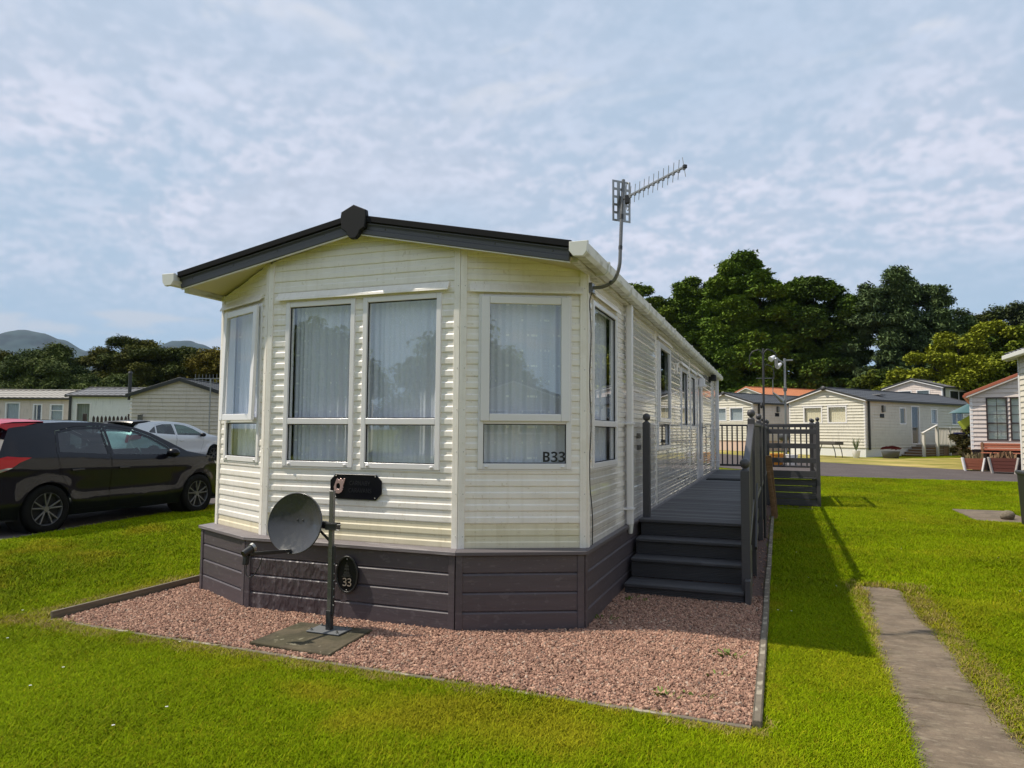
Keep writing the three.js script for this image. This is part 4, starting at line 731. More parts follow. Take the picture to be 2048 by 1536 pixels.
// ================================================================ two parked hatchbacks
function lineExpand(p, e) { // push a polygon's corners out from its middle
  const c = p.reduce((a, q) => [a[0] + q[0] / p.length, a[1] + q[1] / p.length], [0, 0]);
  return p.map(q => { const dx = q[0] - c[0], dy = q[1] - c[1], l = Math.hypot(dx, dy); return [q[0] + dx / l * e, q[1] + dy / l * e]; });
}
function car(o) {
  const t = thing('hatchback_car', o.label, 'car', o.pos, o.turn); t.scale.setScalar(o.scale || 1);
  // side view: x from the rear bumper forward, y up
  const AR = 0.935, AF = 3.635, ARAD = 0.352, WY = 0.318;
  const arch = (cx, from, to) => { const p = []; for (let i = 0; i <= 14; i++) { const a = lerp(from, to, i / 14); p.push([cx + ARAD * Math.cos(a), WY + ARAD * Math.sin(a)]); } return p; };
  const aDip = Math.asin((0.215 - WY) / ARAD);
  const top = [[0.10, 0.24], [0.03, 0.36], [0.0, 0.50], [0.015, 0.64], [0.06, 0.76], [0.07, 0.90], [0.11, 1.00], [0.20, 1.08], [0.36, 1.24], [0.50, 1.36], [0.62, 1.405], [0.90, 1.435], [1.30, 1.455], [1.75, 1.458], [2.20, 1.435], [2.55, 1.385], [2.82, 1.30], [3.10, 1.17], [3.42, 1.015], [3.60, 0.985], [3.85, 0.945], [4.10, 0.88], [4.28, 0.80], [4.40, 0.70], [4.455, 0.58], [4.46, 0.45], [4.43, 0.33], [4.34, 0.235]];
  const bottomLine = [...arch(AF, aDip, Math.PI - aDip).map(p => p), [3.2, 0.215], [2.4, 0.205], [1.4, 0.205], ...arch(AR, aDip, Math.PI - aDip)];
  const outline = [...top, [4.1, 0.215], ...bottomLine, [0.40, 0.235]];
  const zHalf = (x, y) => {
    let w = 0.885;
    if (x < 1.0) w -= 0.13 * Math.pow((1.0 - x) / 1.0, 2.2);
    if (x > 3.2) w -= 0.20 * Math.pow((x - 3.2) / 1.26, 2.2);
    if (y < 0.40) w -= (0.40 - y) * 0.28;
    w -= 0.018 * Math.exp(-Math.pow((y - 0.52) / 0.11, 2)) * smooth(0.9, 1.5, x) * smooth(3.4, 2.8, x);
    w += 0.014 * Math.exp(-Math.pow((y - (0.83 - 0.02 * (x - 2))) / 0.08, 2));
    const belt = 0.93 + 0.06 * smooth(2.6, 0.8, x);
    if (y > belt) w -= (y - belt) * 0.50 + 0.22 * Math.pow(Math.max(0, y - belt - 0.22), 1.6);
    for (const cx of [AR, AF]) { const d = Math.hypot(x - cx, y - WY); w += 0.018 * Math.exp(-Math.pow((d - ARAD - 0.01) / 0.09, 2)) * smooth(0.2, 0.45, y); }
    return w;
  };
  const W1 = [[1.10, 1.055], [1.86, 1.010], [1.845, 1.368], [1.45, 1.362], [1.15, 1.305]], WQ = [[0.80, 1.115], [0.84, 1.080], [1.04, 1.062], [1.085, 1.285], [1.0, 1.245]], W2 = [[1.955, 1.005], [3.06, 0.975], [3.03, 1.055], [2.72, 1.22], [2.42, 1.325], [2.15, 1.36], [1.955, 1.366]];
  const DF = [[1.905, 0.275], [2.95, 0.275], [3.03, 0.50], [3.10, 0.72], [3.115, 0.97], [3.04, 1.10], [2.74, 1.258], [2.44, 1.36], [2.15, 1.395], [1.905, 1.402]], DR = [[1.885, 0.275], [1.885, 1.402], [1.44, 1.395], [1.12, 1.33], [1.055, 1.06], [1.06, 0.95], [1.12, 0.74], [1.26, 0.52], [1.33, 0.36], [1.36, 0.275]].reverse();
  const tess = new TessellateModifier(0.05, 8);
  const shapeGeo = (pts, holes = []) => { const s = new THREE.Shape(pts.map(p => new THREE.Vector2(...p))); for (const h of holes) s.holes.push(new THREE.Path(h.map(p => new THREE.Vector2(...p)))); return new THREE.ShapeGeometry(s); };
  const sheet = (pts, holes, sg, off = 0, fine = true) => {
    let g = shapeGeo(pts, holes); if (fine) g = tess.modify(g.toNonIndexed()); g.deleteAttribute('uv'); g.deleteAttribute('normal'); g = mergeVertices(g, 1e-4);
    const p = g.attributes.position; for (let i = 0; i < p.count; i++) p.setZ(i, sg * (zHalf(p.getX(i), p.getY(i)) + off));
    if (sg < 0) { const ix = g.index.array; for (let i = 0; i < ix.length; i += 3) { const q = ix[i]; ix[i] = ix[i + 1]; ix[i + 1] = q; } }
    g.computeVertexNormals(); return g;
  };
  // in the car's own frame: forward is -z, right is +x
  const F = new THREE.Matrix4().makeBasis(V(0, 0, -1), V(0, 1, 0), V(1, 0, 0)).setPosition(0, 0, 2.23);
  const add = (geos, name, m, parent = t) => { const b = new B(); for (const g of [].concat(geos)) b.add(g); return b.build(name, m, parent, F); };
  const gap = 0.006, body = [];
  for (const sg of [1, -1]) body.push(sheet(outline, [lineExpand(DF, gap), lineExpand(DR, gap), ...(o.short ? [] : [WQ])], sg));
  // skin over bonnet, roof and ends, from side to side
  const N = 12, ends = i => { const y = top[i][1]; return { z: zHalf(top[i][0], y), crown: y > 0.9 ? 0.035 : 0, push: (i < 7 ? -0.17 * smooth(1.1, 0.5, y) : i > 20 ? 0.24 * smooth(0.95, 0.6, y) : 0) - (i > 5 && i < 10 ? 0.05 : 0) }; };
  const skinAt = (i, s, lift = 0) => { const e = ends(i), q = 1 - s * s; return [top[i][0] + e.push * q, top[i][1] + e.crown * q + lift, e.z * s]; };
  const skin = (i0, i1, s0, s1, lift = 0, nx = 0, ny = 0) => { const q = [], pos = [], idx = [], k = N + 1; for (let i = i0; i <= i1; i++) for (let j = 0; j <= N; j++) { const p = skinAt(i, lerp(s0, s1, j / N), lift); p[0] += nx; p[1] += ny; pos.push(...p); } for (let i = 0; i < i1 - i0; i++) for (let j = 0; j < N; j++) { const a = i * k + j; idx.push(a, a + 1, a + k, a + 1, a + k + 1, a + k); } const g = new THREE.BufferGeometry(); g.setAttribute('position', new THREE.Float32BufferAttribute(pos, 3)); g.setIndex(idx); g.computeVertexNormals(); return g; };
  for (const [a, b] of [[0, 7], [9, 15], [18, top.length - 1]]) body.push(skin(a, b, -1, 1));
  for (const s of [-1, 1]) { body.push(skin(15, 18, s, s * 0.93)); body.push(skin(7, 9, s, s * 0.90)); }
  add(body, 'body', o.paint);
  add([skin(15, 18, -0.93, 0.93, 0.002)], 'windscreen', o.screen); add([skin(7, 9, -0.90, 0.90, 0.002)], 'rear_window', o.darkGlass);
  for (const sg of [1, -1]) {
    const df = add([sheet(DF, [W2], sg)], 'door', o.paint), dr = add([sheet(DR, [W1], sg)], 'door', o.paint);
    add([sheet(W2, [], sg, -0.006)], 'window', o.glass, df); add([sheet(W1, [], sg, -0.006)], 'window', o.darkGlass, dr);
    if (!o.short) add([sheet(WQ, [], sg, -0.006)], 'quarter_window', o.darkGlass);
    for (const [d, x] of [[df, 2.02], [dr, 1.24]]) { const z = zHalf(x, 0.80); const hb = new B().box(x, x + 0.19, 0.795, 0.828, sg * (z + 0.012) - 0.009, sg * (z + 0.012) + 0.009, 0.008).sph([x + 0.10, 0.795, sg * (z - 0.004)], 0.05, 10, 1.1, 0.45, 0.15); hb.build('handle', o.paint, d, F); }
    // mirror
    const mz = sg * 0.985; const mi = new B().sph([2.98, 1.005, mz], 0.10, 14, 0.95, 0.72, 1.05).bar([2.99, 0.965, sg * 0.86], [2.98, 0.985, mz], 0.06, 0.05, 0.01).build('mirror', o.mirror || M.blackGloss, t, F);
    // lamps
    const TL = [[0.075, 0.90], [0.10, 0.99], [0.30, 1.015], [o.short ? 0.70 : 0.48, 0.995], [0.46, 0.90], [0.26, 0.835], [0.075, 0.80]].reverse();
    const tl = add([sheet(TL, [], sg, 0.010)], 'tail_lamp', o.red); add([sheet([[0.08, 0.80], [0.25, 0.838], [0.40, 0.872], [0.30, 0.872], [0.08, 0.845]], [], sg, 0.014)], 'clear_lens', o.lamp, tl);
    add([skin(4, 6, sg * (o.short ? 0.55 : 0.86), sg * 1.0, 0, -0.012, 0)], 'tail_lamp', o.red);
    add([sheet([[4.10, 0.76], [4.36, 0.66], [4.40, 0.71], [4.26, 0.795], [4.02, 0.845]], [], sg, 0.006)], 'headlamp', o.lamp);
  }
  // dark liner just inside the body, closing the shut lines and wheel wells
  const liner = []; for (const sg of [1, -1]) liner.push(sheet([...top.slice(0, 5).map(([x, y]) => [x + 0.02, y]), [0.3, 0.93], [3.4, 0.93], ...top.slice(21), [4.1, 0.215], ...bottomLine, [0.4, 0.235]].map(([x, y]) => [clamp(x, 0.05, 4.4), y]), [], sg, -0.022));
  for (const cx of [AR, AF]) for (const sg of [1, -1]) liner.push(new THREE.CylinderGeometry(0.345, 0.345, 0.30, 24, 1, true).rotateX(Math.PI / 2).translate(cx, WY, sg * 0.70), new THREE.CircleGeometry(0.345, 24).translate(cx, WY, sg * 0.56));
  add(liner, 'liner', M.dark);
  new B().box(0.2, 4.3, 0.2, 0.22, -0.8, 0.8).build('underbody', M.dark, t, F);
  // seats, dashboard and wheel seen through the glass
  const inn = new B(); for (const z of [-0.36, 0.36]) for (const x of [1.35, 2.25]) inn.box(x, x + 0.5, 0.45, 0.62, z - 0.24, z + 0.24, 0.06).bar([x + 0.02, 0.6, z], [x - 0.16, 1.12, z], 0.46, 0.12, 0.05).bar([x - 0.15, 1.12, z], [x - 0.18, 1.30, z], 0.24, 0.09, 0.04);
  inn.box(2.98, 3.35, 0.62, 0.93, -0.74, 0.74, 0.05).box(0.3, 3.3, 0.28, 0.30, -0.76, 0.76).build('interior', M.interior, t, F);
  new B().add(new THREE.TorusGeometry(0.17, 0.014, 8, 24).rotateY(Math.PI / 2 - 0.35).translate(2.86, 0.90, 0.36)).build('steering_wheel', M.black, t, F);
  if (o.spoiler) { // wing over the rear window
    const P = [[0.28, 1.385], [0.32, 1.425], [0.60, 1.448], [1.0, 1.462], [1.0, 1.440], [0.60, 1.40], [0.42, 1.36]], sp = [];
    for (let j = 0; j < N; j++) { const a = lerp(-1, 1, j / N), b = lerp(-1, 1, (j + 1) / N), zz = s => s * 0.64, cr = s => 0.035 * (1 - s * s); for (let i = 0; i < P.length; i++) { const p = P[i], q = P[(i + 1) % P.length], k = s => s === 1 || s === -1 ? 0.02 : 0; sp.push([[p[0] - cr(a), p[1] + cr(a), zz(a)], [q[0] - cr(a), q[1] + cr(a), zz(a)], [q[0] - cr(b), q[1] + cr(b), zz(b)], [p[0] - cr(b), p[1] + cr(b), zz(b)]]); } }
    const s = new B().quads(sp); for (const sg of [1, -1]) s.ext([[0.28, 1.385], [0.32, 1.425], [0.90, 1.44], [0.66, 1.375], [0.52, 1.33]], 0.03, new THREE.Matrix4().makeTranslation(0, 0, sg * 0.64 - 0.01));
    s.build('spoiler', o.spoiler, t, F);
  }
  new B().cyl([0.80, 1.47, 0], [0.62, 1.64, 0], 0.006, 0.003, 6).bar([0.78, 1.472, 0], [0.92, 1.476, 0], 0.04, 0.02, 0.008).build('aerial', M.black, t, F);
  if (o.trim) new B().bar([0.0, 0.36, 0.30], [0.10, 0.36, 0.76], 0.03, 0.05, 0.01).build('bumper_trim', o.trim, t, F);
  if (o.exhaust) new B().cyl([-0.02, 0.27, 0.44], [0.2, 0.27, 0.44], 0.042, 0.042, 16).build('exhaust', M.alu, t, F);
  // wheels: tyre, then a rim of paired spokes
  for (const cx of [AR, AF]) for (const sg of [1, -1]) {
    const w = group('wheel', t), m = F.clone().multiply(new THREE.Matrix4().makeTranslation(o.short && cx > 2 ? cx - 0.13 : cx, WY, sg * 0.80));
    const rot = new THREE.Matrix4().makeRotationX(Math.PI / 2);
    new B().lathe([[0.215, -0.095], [0.285, -0.10], [0.310, -0.075], [0.317, -0.03], [0.317, 0.03], [0.310, 0.075], [0.285, 0.10], [0.222, 0.095], [0.215, 0.08]], 40, rot).build('tyre', M.rubber, w, m);
    const rim = new B().lathe([[0.216, -0.09], [0.222, 0.0], [0.214, 0.085], [0.205, 0.088], [0.200, 0.06], [0.198, -0.09]], 40, rot), z = sg * 0.075;
    for (let k = 0; k < 10; k++) { const a = Math.floor(k / 2) * 1.2566 + (k % 2 ? 0.22 : -0.22) + 0.3, b = Math.floor(k / 2) * 1.2566 + 0.3 + (k % 2 ? 0.10 : -0.10); rim.bar([Math.cos(b) * 0.04, Math.sin(b) * 0.04, z * 0.8], [Math.cos(a) * 0.206, Math.sin(a) * 0.206, z], 0.020, 0.024, 0.005, [0, 0, 1]); }
    rim.cyl([0, 0, z * 0.6], [0, 0, z * 0.95], 0.052, 0.038, 16); rim.build('rim', o.rim, w, m);
    new B().cyl([0, 0, -0.03], [0, 0, 0.03], 0.19, 0.19, 28).build('brake_disc', M.dark, w, m);
  }
  if (o.short) t.traverse(q => { // a shorter tail and wheelbase
    if (!q.isMesh || q.parent.name === 'wheel') return; const p = q.geometry.attributes.position;
    for (let i = 0; i < p.count; i++) { const x = 2.23 - p.getZ(i), y = x < 0.55 ? 0.275 + x * 0.5 : x < 1.4 ? x : x < 3.2 ? 1.4 + (x - 1.4) * 0.928 : x - 0.13; p.setZ(i, 2.23 - y); }
  });
  return t;
}
const carGlass = mat([0.42, 0.58, 0.58], 0.0, { transmission: 1, thickness: 0, ior: 1.7, side: THREE.DoubleSide });
const screenGlass = mat([0.40, 0.58, 0.58], 0.0, { transmission: 1, thickness: 0, ior: 1.8, side: THREE.DoubleSide });
const tintGlass = mat([0.16, 0.175, 0.20], 0.0, { transmission: 1, thickness: 0, ior: 1.7, side: THREE.DoubleSide });
const tailRed = mat([0.42, 0.004, 0.010], 0.3, { clearcoat: 0.35, specularIntensity: 0.3 }), headLamp = mat([0.35, 0.36, 0.36], 0.1, { clearcoat: 1, metalness: 0.4 });
const blackPaint = mat([0.004, 0.004, 0.008], 0.4, { clearcoat: 0.6, clearcoatRoughness: 0.01, specularIntensity: 0.15 });
car({ label: 'black hatchback with a red roof spoiler parked on the tarmac beside the lawn', pos: [-6.53, 0.15, -2.825], turn: -0.003, scale: 1.0, short: true, paint: blackPaint, glass: carGlass, screen: screenGlass, darkGlass: tintGlass, red: tailRed, lamp: headLamp, spoiler: mat([0.42, 0.008, 0.036], 0.35, { clearcoat: 0.3, specularIntensity: 0.4 }), trim: tailRed, exhaust: true, rim: mat([0.13, 0.13, 0.135], 0.35, { metalness: 0.6 }) });
car({ label: 'pale silver hatchback with black mirrors parked behind the black car', pos: [-16.8, 0.30, -14.0], turn: 0, scale: 1.0, paint: mat([0.60, 0.61, 0.63], 0.3, { clearcoat: 1, clearcoatRoughness: 0.03 }), glass: carGlass, screen: screenGlass, darkGlass: tintGlass, red: tailRed, lamp: headLamp, spoiler: M.blackGloss, rim: mat([0.12, 0.12, 0.12], 0.35, { metalness: 0.7 }) });

// ================================================================ the other caravans
const sidingOf = (c, seed) => mat(WHITE, 0.5, { map: tex(256, 1.6, (u, v) => { const k = 0.93 + 0.12 * fT(u, v, 6, 10, 4, seed), d = smooth(0.6, 0.8, fT(u, v, 30, 4, 3, seed + 3)) * 0.14; return c.map(q => q * k * (1 - d)); }) });
const S = { cream: sidingOf([0.62, 0.58, 0.48], 500), sage: sidingOf([0.56, 0.54, 0.47], 510), pink: sidingOf([0.66, 0.56, 0.51], 520), beige: sidingOf([0.52, 0.465, 0.385], 530), pale: sidingOf([0.72, 0.71, 0.69], 540), blush: sidingOf([0.64, 0.545, 0.475], 550), near: sidingOf([0.66, 0.60, 0.50], 560) };
const R = { slate: mat([0.055, 0.058, 0.066], 0.55), grey: mat([0.16, 0.155, 0.155], 0.5), sand: mat([0.34, 0.31, 0.27], 0.55), orange: mat([0.50, 0.19, 0.085], 0.6), dark: mat([0.03, 0.03, 0.03], 0.5), rust: mat([0.40, 0.11, 0.055], 0.55), brown: mat([0.035, 0.018, 0.016], 0.5) };
const blinds = { cream: mat([0.72, 0.64, 0.47], 0.8), grey: mat([0.33, 0.36, 0.36], 0.8), dark: mat([0.02, 0.022, 0.022], 0.8), white: mat([0.74, 0.77, 0.72], 0.8), olive: mat([0.12, 0.11, 0.04], 0.8), net: mat(WHITE, 0.9, { map: tex(128, 0.6, (u, v) => { const k = 0.55 + 0.45 * vnoise(u * 24, 0.5, 4, 24, 0); return [0.36 * k, 0.38 * k, 0.35 * k]; }) }) };
const farGlass = mat([0.95, 0.97, 0.97], 0.0, { transmission: 1, thickness: 0, ior: 1.75, side: THREE.DoubleSide });
// local frame: gable at z = 0 facing +z, length along -z, ground at y = 0
function caravan(o) {
  const t = thing('static_caravan', o.label, 'static caravan', o.pos, o.turn, null), { W: w, L, eave, ridge, base } = o, hw = w / 2, sl = (ridge - eave) / hw, over = 0.16;
  const wins = o.windows || [], pitch = o.pitch || 0.12;
  const faces = { front: { m: basis([-hw, 0, 0], [1, 0, 0], [0, 0, 1]), L: w, gable: true }, right: { m: basis([hw, 0, 0], [0, 0, -1], [1, 0, 0]), L }, left: { m: basis([-hw, 0, -L], [0, 0, 1], [-1, 0, 0]), L }, back: { m: basis([hw, 0, -L], [-1, 0, 0], [0, 0, -1]), L: w, gable: true } };
  const fm = s => faces[s], off = s => (s === 'front' ? hw : s === 'left' ? L : 0);
  for (const [key, f] of Object.entries(faces)) {
    const holes = wins.filter(q => q.f === key).map(q => key === 'front' ? [q.a + hw, q.b + hw, q.y0, q.y1] : [q.a, q.b, q.y0, q.y1]), b = new B(), qs = [];
    const topY = f.gable ? ridge : eave;
    for (let y = base; y < topY - 0.01; y += pitch) {
      const ys = [y, Math.min(y + pitch, topY)]; for (const h of holes) for (const e of [h[2], h[3]]) if (e > ys[0] + 0.002 && e < Math.min(y + pitch, topY) - 0.002) ys.push(e); ys.sort((p, q) => p - q);
      for (let k = 0; k + 1 < ys.length; k++) {
        const a = ys[k], c = ys[k + 1], mid = (a + c) / 2; let sp = [[0, f.L]];
        for (const h of holes) if (mid > h[2] && mid < h[3]) sp = sp.flatMap(([p, q]) => [[p, Math.min(q, h[0])], [Math.max(p, h[1]), q]].filter(([m1, m2]) => m2 - m1 > 0.01));
        const out = yy => (o.lap || 0.016) * (1 - (yy - y) / pitch);
        for (let [p, q] of sp) { let p2 = p, q2 = q; if (f.gable && c > eave) { const l1 = Math.max(0, (a - eave) / sl), l2 = (c - eave) / sl; p = Math.max(p, l1); q = Math.min(q, f.L - l1); p2 = Math.max(p2, l2); q2 = Math.min(q2, f.L - l2); if (q <= p) continue; if (q2 < p2) p2 = q2 = (p + q) / 2; } qs.push([[p, a, out(a)], [q, a, out(a)], [q2, c, out(c)], [p2, c, out(c)]]); if (k === 0) qs.push([[p, a, 0], [q, a, 0], [q, a, out(a)], [p, a, out(a)]]); }
      }
    }
    b.quads(qs).build('wall', o.wall2 && key !== 'front' ? o.wall2 : o.wall, t, f.m);
    if (base > 0.05) new B().box(0, f.L, -0.2, base, -0.03, -0.01).build('skirt', o.skirt || S.pale, t, f.m);
    // corner strips
    for (const s of [0.035, f.L - 0.035]) new B().box(s - 0.035, s + 0.035, base - 0.02, eave, -0.01, 0.022).build('corner_trim', o.trim || M.upvc, t, f.m);
  }
  for (const q of wins) {
    const f = fm(q.f), s0 = q.f === 'front' ? q.a + hw : q.a, s1 = q.f === 'front' ? q.b + hw : q.b, g = group(q.door ? 'door' : 'window', t), k = q.fw || 0.06, fr = new B(), fmat = q.frame || M.upvc;
    fr.box(s0, s0 + k, q.y0, q.y1, -0.06, 0.035).box(s1 - k, s1, q.y0, q.y1, -0.06, 0.035).box(s0 + k, s1 - k, q.y0, q.y0 + k, -0.06, 0.033).box(s0 + k, s1 - k, q.y1 - k, q.y1, -0.06, 0.033);
    if (q.bars) for (const [bx, by] of q.bars) bx != null ? fr.box(lerp(s0, s1, bx) - 0.02, lerp(s0, s1, bx) + 0.02, q.y0 + k, q.y1 - k, -0.03, 0.02) : fr.box(s0 + k, s1 - k, lerp(q.y0, q.y1, by) - 0.02, lerp(q.y0, q.y1, by) + 0.02, -0.03, 0.018);
    fr.build('frame', fmat, g, f.m);
    if (q.thin) { const tb = new B(); for (const [bx, by] of q.thin) bx != null ? tb.box(lerp(s0, s1, bx) - 0.009, lerp(s0, s1, bx) + 0.009, q.y0 + k, q.y1 - k, -0.012, 0.004) : tb.box(s0 + k, s1 - k, lerp(q.y0, q.y1, by) - 0.009, lerp(q.y0, q.y1, by) + 0.009, -0.012, 0.002); tb.build('glazing_bar', fmat, g, f.m); }
    new B().quads([[[s0 + k, q.y0 + k, -0.004], [s1 - k, q.y0 + k, -0.004], [s1 - k, q.y1 - k, -0.004], [s0 + k, q.y1 - k, -0.004]]]).build('pane', farGlass, g, f.m);
    const pl = new B(); if (q.slats) { for (let y = q.y0 + k; y < q.y1 - k; y += 0.055) pl.bar([s0 + k, y, -0.07], [s1 - k, y, -0.07], 0.006, 0.053, 0, [0, 1, 0.25]); pl.box(s0 + k, s1 - k, q.y0, q.y1, -0.16, -0.15); } else { const n = 16; for (let i = 0; i < n; i++) { const a = lerp(s0 + k, s1 - k, i / n), c = lerp(s0 + k, s1 - k, (i + 1) / n), za = -0.10 + 0.012 * (i % 2), zb = -0.10 + 0.012 * ((i + 1) % 2); pl.quads([[[a, q.y0, za], [c, q.y0, zb], [c, q.y1, zb], [a, q.y1, za]]]); } }
    pl.build(q.slats ? 'blind' : 'curtain', q.blind || blinds.grey, g, f.m);
    if (q.hood) new B().box(s0 - 0.08, s1 + 0.08, q.y1 + 0.02, q.y1 + 0.06, 0, 0.05, 0.006).build('hood', o.trim || M.upvc, g, f.m);
  }
  // roof: pressed metal tiles, stepped in rows and ribbed
  for (const sg of [-1, 1]) {
    const rows = o.rows || 6, z0 = over, z1 = -L - over, per = o.rib || 0.21, n = o.plain ? 2 : Math.round((z0 - z1) / per) * 4, slope = Math.hypot(hw + over, (hw + over) * sl), pos = [], idx = [], k = rows * 2;
    for (let i = 0; i <= n; i++) for (let j = 0; j < k; j++) { const row = j >> 1, t0 = (row + (j & 1)) / rows, x = t0 * (hw + over), lift = (j & 1 ? 0.022 : 0.0) + (o.plain ? 0 : 0.014 * Math.cos(i / 4 * 6.2832)); pos.push(sg * x, ridge + 0.05 - x * sl + lift, lerp(z0, z1, i / n)); }
    for (let i = 0; i < n; i++) for (let j = 0; j + 1 < k; j++) { const a = i * k + j, b = a + 1, c = a + k, d = c + 1; sg > 0 ? idx.push(a, b, c, b, d, c) : idx.push(a, c, b, b, c, d); }
    const g = new THREE.BufferGeometry(); g.setAttribute('position', new THREE.Float32BufferAttribute(pos, 3)); g.setIndex(idx); const g2 = g.toNonIndexed(); g2.computeVertexNormals();
    new B().add(g2).build('roof', o.roof, t);
    const ex = sg * (hw + over);
    new B().bar([0, ridge - 0.005, 0], [ex, ridge - 0.005 - (hw + over) * sl, 0], 0.012, 0.02).bar([0, ridge, -L / 2], [ex, ridge - (hw + over) * sl, -L / 2], L + 0.3, 0.012).build('soffit', M.soffit, t);
    for (const z of [over - 0.02, -L - over + 0.02]) { new B().bar([0, ridge + 0.045, z], [ex, ridge + 0.045 - (hw + over) * sl, z], 0.04, 0.10, 0.01).build('barge_edge', o.edge || R.dark, t); new B().bar([0, ridge - 0.025, z - 0.004 * Math.sign(z)], [ex, ridge - 0.025 - (hw + over) * sl, z - 0.004 * Math.sign(z)], 0.03, 0.075, 0.006).build('barge_board', o.barge || M.upvc, t); }
    new B().box(sg * (hw + over) - 0.05, sg * (hw + over) + 0.05, eave - over * sl - 0.03, eave - over * sl + 0.045, z1, z0, 0.01).build('gutter', o.gutter || R.dark, t);
  }
  new B().bar([0, ridge + 0.075, over], [0, ridge + 0.075, -L - over], 0.16, 0.05, 0.015).build('ridge_cap', o.roof, t);
  if (o.finial) new B().sph([0, ridge + 0.02, over + 0.02], 0.15, 14, 1, 0.8, 0.35).sph([0, ridge - 0.01, over + 0.06], 0.08, 10, 1, 1, 0.4).build('ridge_finial', o.finial, t);
  if (o.pipe) for (const [f, s] of o.pipe) new B().box(s - 0.05, s + 0.05, base - 0.1, eave - 0.05, 0.02, 0.11, 0.02).build('downpipe', o.gutter || R.dark, t, fm(f).m);
  for (const [f, s, y] of o.lamps || []) { const l = group('wall_lamp', t); new B().box(s - 0.10, s + 0.10, y - 0.17, y + 0.17, 0.02, 0.05, 0.01).build('backplate', R.dark, l, fm(f).m); new B().box(s - 0.07, s + 0.07, y - 0.15, y + 0.15, 0.05, 0.16, 0.02).build('lantern', M.alu, l, fm(f).m); }
  for (const [f, s, y] of o.plaques || []) new B().box(s - 0.19, s + 0.19, y - 0.10, y + 0.10, 0.02, 0.045, 0.01).build('number_plate', M.blackGloss, t, fm(f).m);
  if (o.vent) new B().box(hw * 0.45, hw * 0.75, ridge - hw * 0.6 * sl + 0.08, ridge - hw * 0.6 * sl + 0.13, o.vent - 0.5, o.vent, 0.015).build('roof_vent', R.grey, t);
  return t;
}
const T1 = -0.6248;
caravan({ label: 'pale caravan with grey tiled roof, two cream blinds and a glass door beyond the road', pos: [5.57, 0.335, -34.92], turn: T1, W: 4.22, L: 11.5, eave: 2.84, ridge: 3.46, base: 0.47, pitch: 0.15, lap: 0.034, wall: S.cream, wall2: S.sage, skirt: mat([0.72, 0.71, 0.68], 0.7), roof: R.slate, finial: R.dark, vent: -2.4,
  windows: [{ f: 'front', a: -1.26, b: -0.17, y0: 1.68, y1: 2.55, blind: blinds.cream, hood: 1 }, { f: 'front', a: 0.12, b: 1.17, y0: 1.68, y1: 2.56, blind: blinds.cream, hood: 1 }, { f: 'right', a: 3.13, b: 3.77, y0: 1.65, y1: 2.54, blind: blinds.olive }, { f: 'right', a: 4.28, b: 5.14, y0: 0.62, y1: 2.65, door: 1, blind: blinds.dark }, { f: 'right', a: 6.33, b: 7.03, y0: 1.70, y1: 2.54, blind: blinds.grey, hood: 1 }, { f: 'right', a: 8.6, b: 10.0, y0: 1.68, y1: 2.54, blind: blinds.dark, bars: [[0.45, null]] }], pipe: [['right', 0.24]], lamps: [['right', 1.55, 2.42]], plaques: [['right', 1.47, 2.07]] });
caravan({ label: 'pale caravan with dark grey roof partly hidden by the main caravan, behind the deck end', pos: [0.28, 0.44, -39.6], turn: T1, W: 4.0, L: 11.5, eave: 2.80, ridge: 3.40, base: 0.60, pitch: 0.15, lap: 0.034, wall: S.cream, wall2: S.blush, skirt: mat([0.62, 0.45, 0.37], 0.8), roof: R.slate, finial: R.dark,
  windows: [{ f: 'front', a: -0.90, b: 0.14, y0: 1.74, y1: 2.56, blind: blinds.grey }, { f: 'front', a: 0.36, b: 1.36, y0: 1.74, y1: 2.56, blind: blinds.grey }], pipe: [['right', 0.5]], lamps: [['right', 2.28, 2.46]], plaques: [['right', 2.22, 2.14]] });
caravan({ label: 'white caravan with orange tiled roof showing above the grey roofs', pos: [1.2, 1.15, -49.5], turn: T1 - 0.12, W: 3.6, L: 10, eave: 3.02, ridge: 3.62, base: 0.5, wall: S.cream, roof: R.orange, edge: R.orange, gutter: R.rust });
caravan({ label: 'grey caravan with ribbed grey roof standing higher behind the pale one', pos: [11.606, 1.42, -48.02], turn: T1, W: 3.7, L: 12, eave: 3.1, ridge: 3.62, base: 0.6, wall: S.pink, wall2: S.sage, roof: R.grey, edge: R.dark,
  windows: [{ f: 'front', a: -0.95, b: -0.05, y0: 1.9, y1: 2.95, blind: blinds.dark }, { f: 'front', a: 0.25, b: 1.1, y0: 1.9, y1: 2.95, blind: blinds.grey }, { f: 'right', a: 0.9, b: 4.4, y0: 1.85, y1: 2.92, blind: blinds.dark, bars: [[0.36, null]] }], pipe: [['right', 0.15]] });
caravan({ label: 'low grey roofed caravan behind the caravan at the deck end', pos: [-6.5, 1.3, -49], turn: T1, W: 3.8, L: 12, eave: 2.6, ridge: 3.15, base: 0.5, wall: S.sage, roof: R.slate });
caravan({ label: 'dark roofed caravan end showing over the pink lodge roof', pos: [16.8, 0.6, -31.5], turn: T1 - 0.2, W: 4, L: 12, eave: 3.0, ridge: 4.15, base: 0.5, wall: S.sage, roof: R.grey });
const gbar = [[0.5, null], [null, 0.2], [null, 0.8]], gthin = [[0.5, null], [null, 0.28], [null, 0.64], [null, 0.17]];
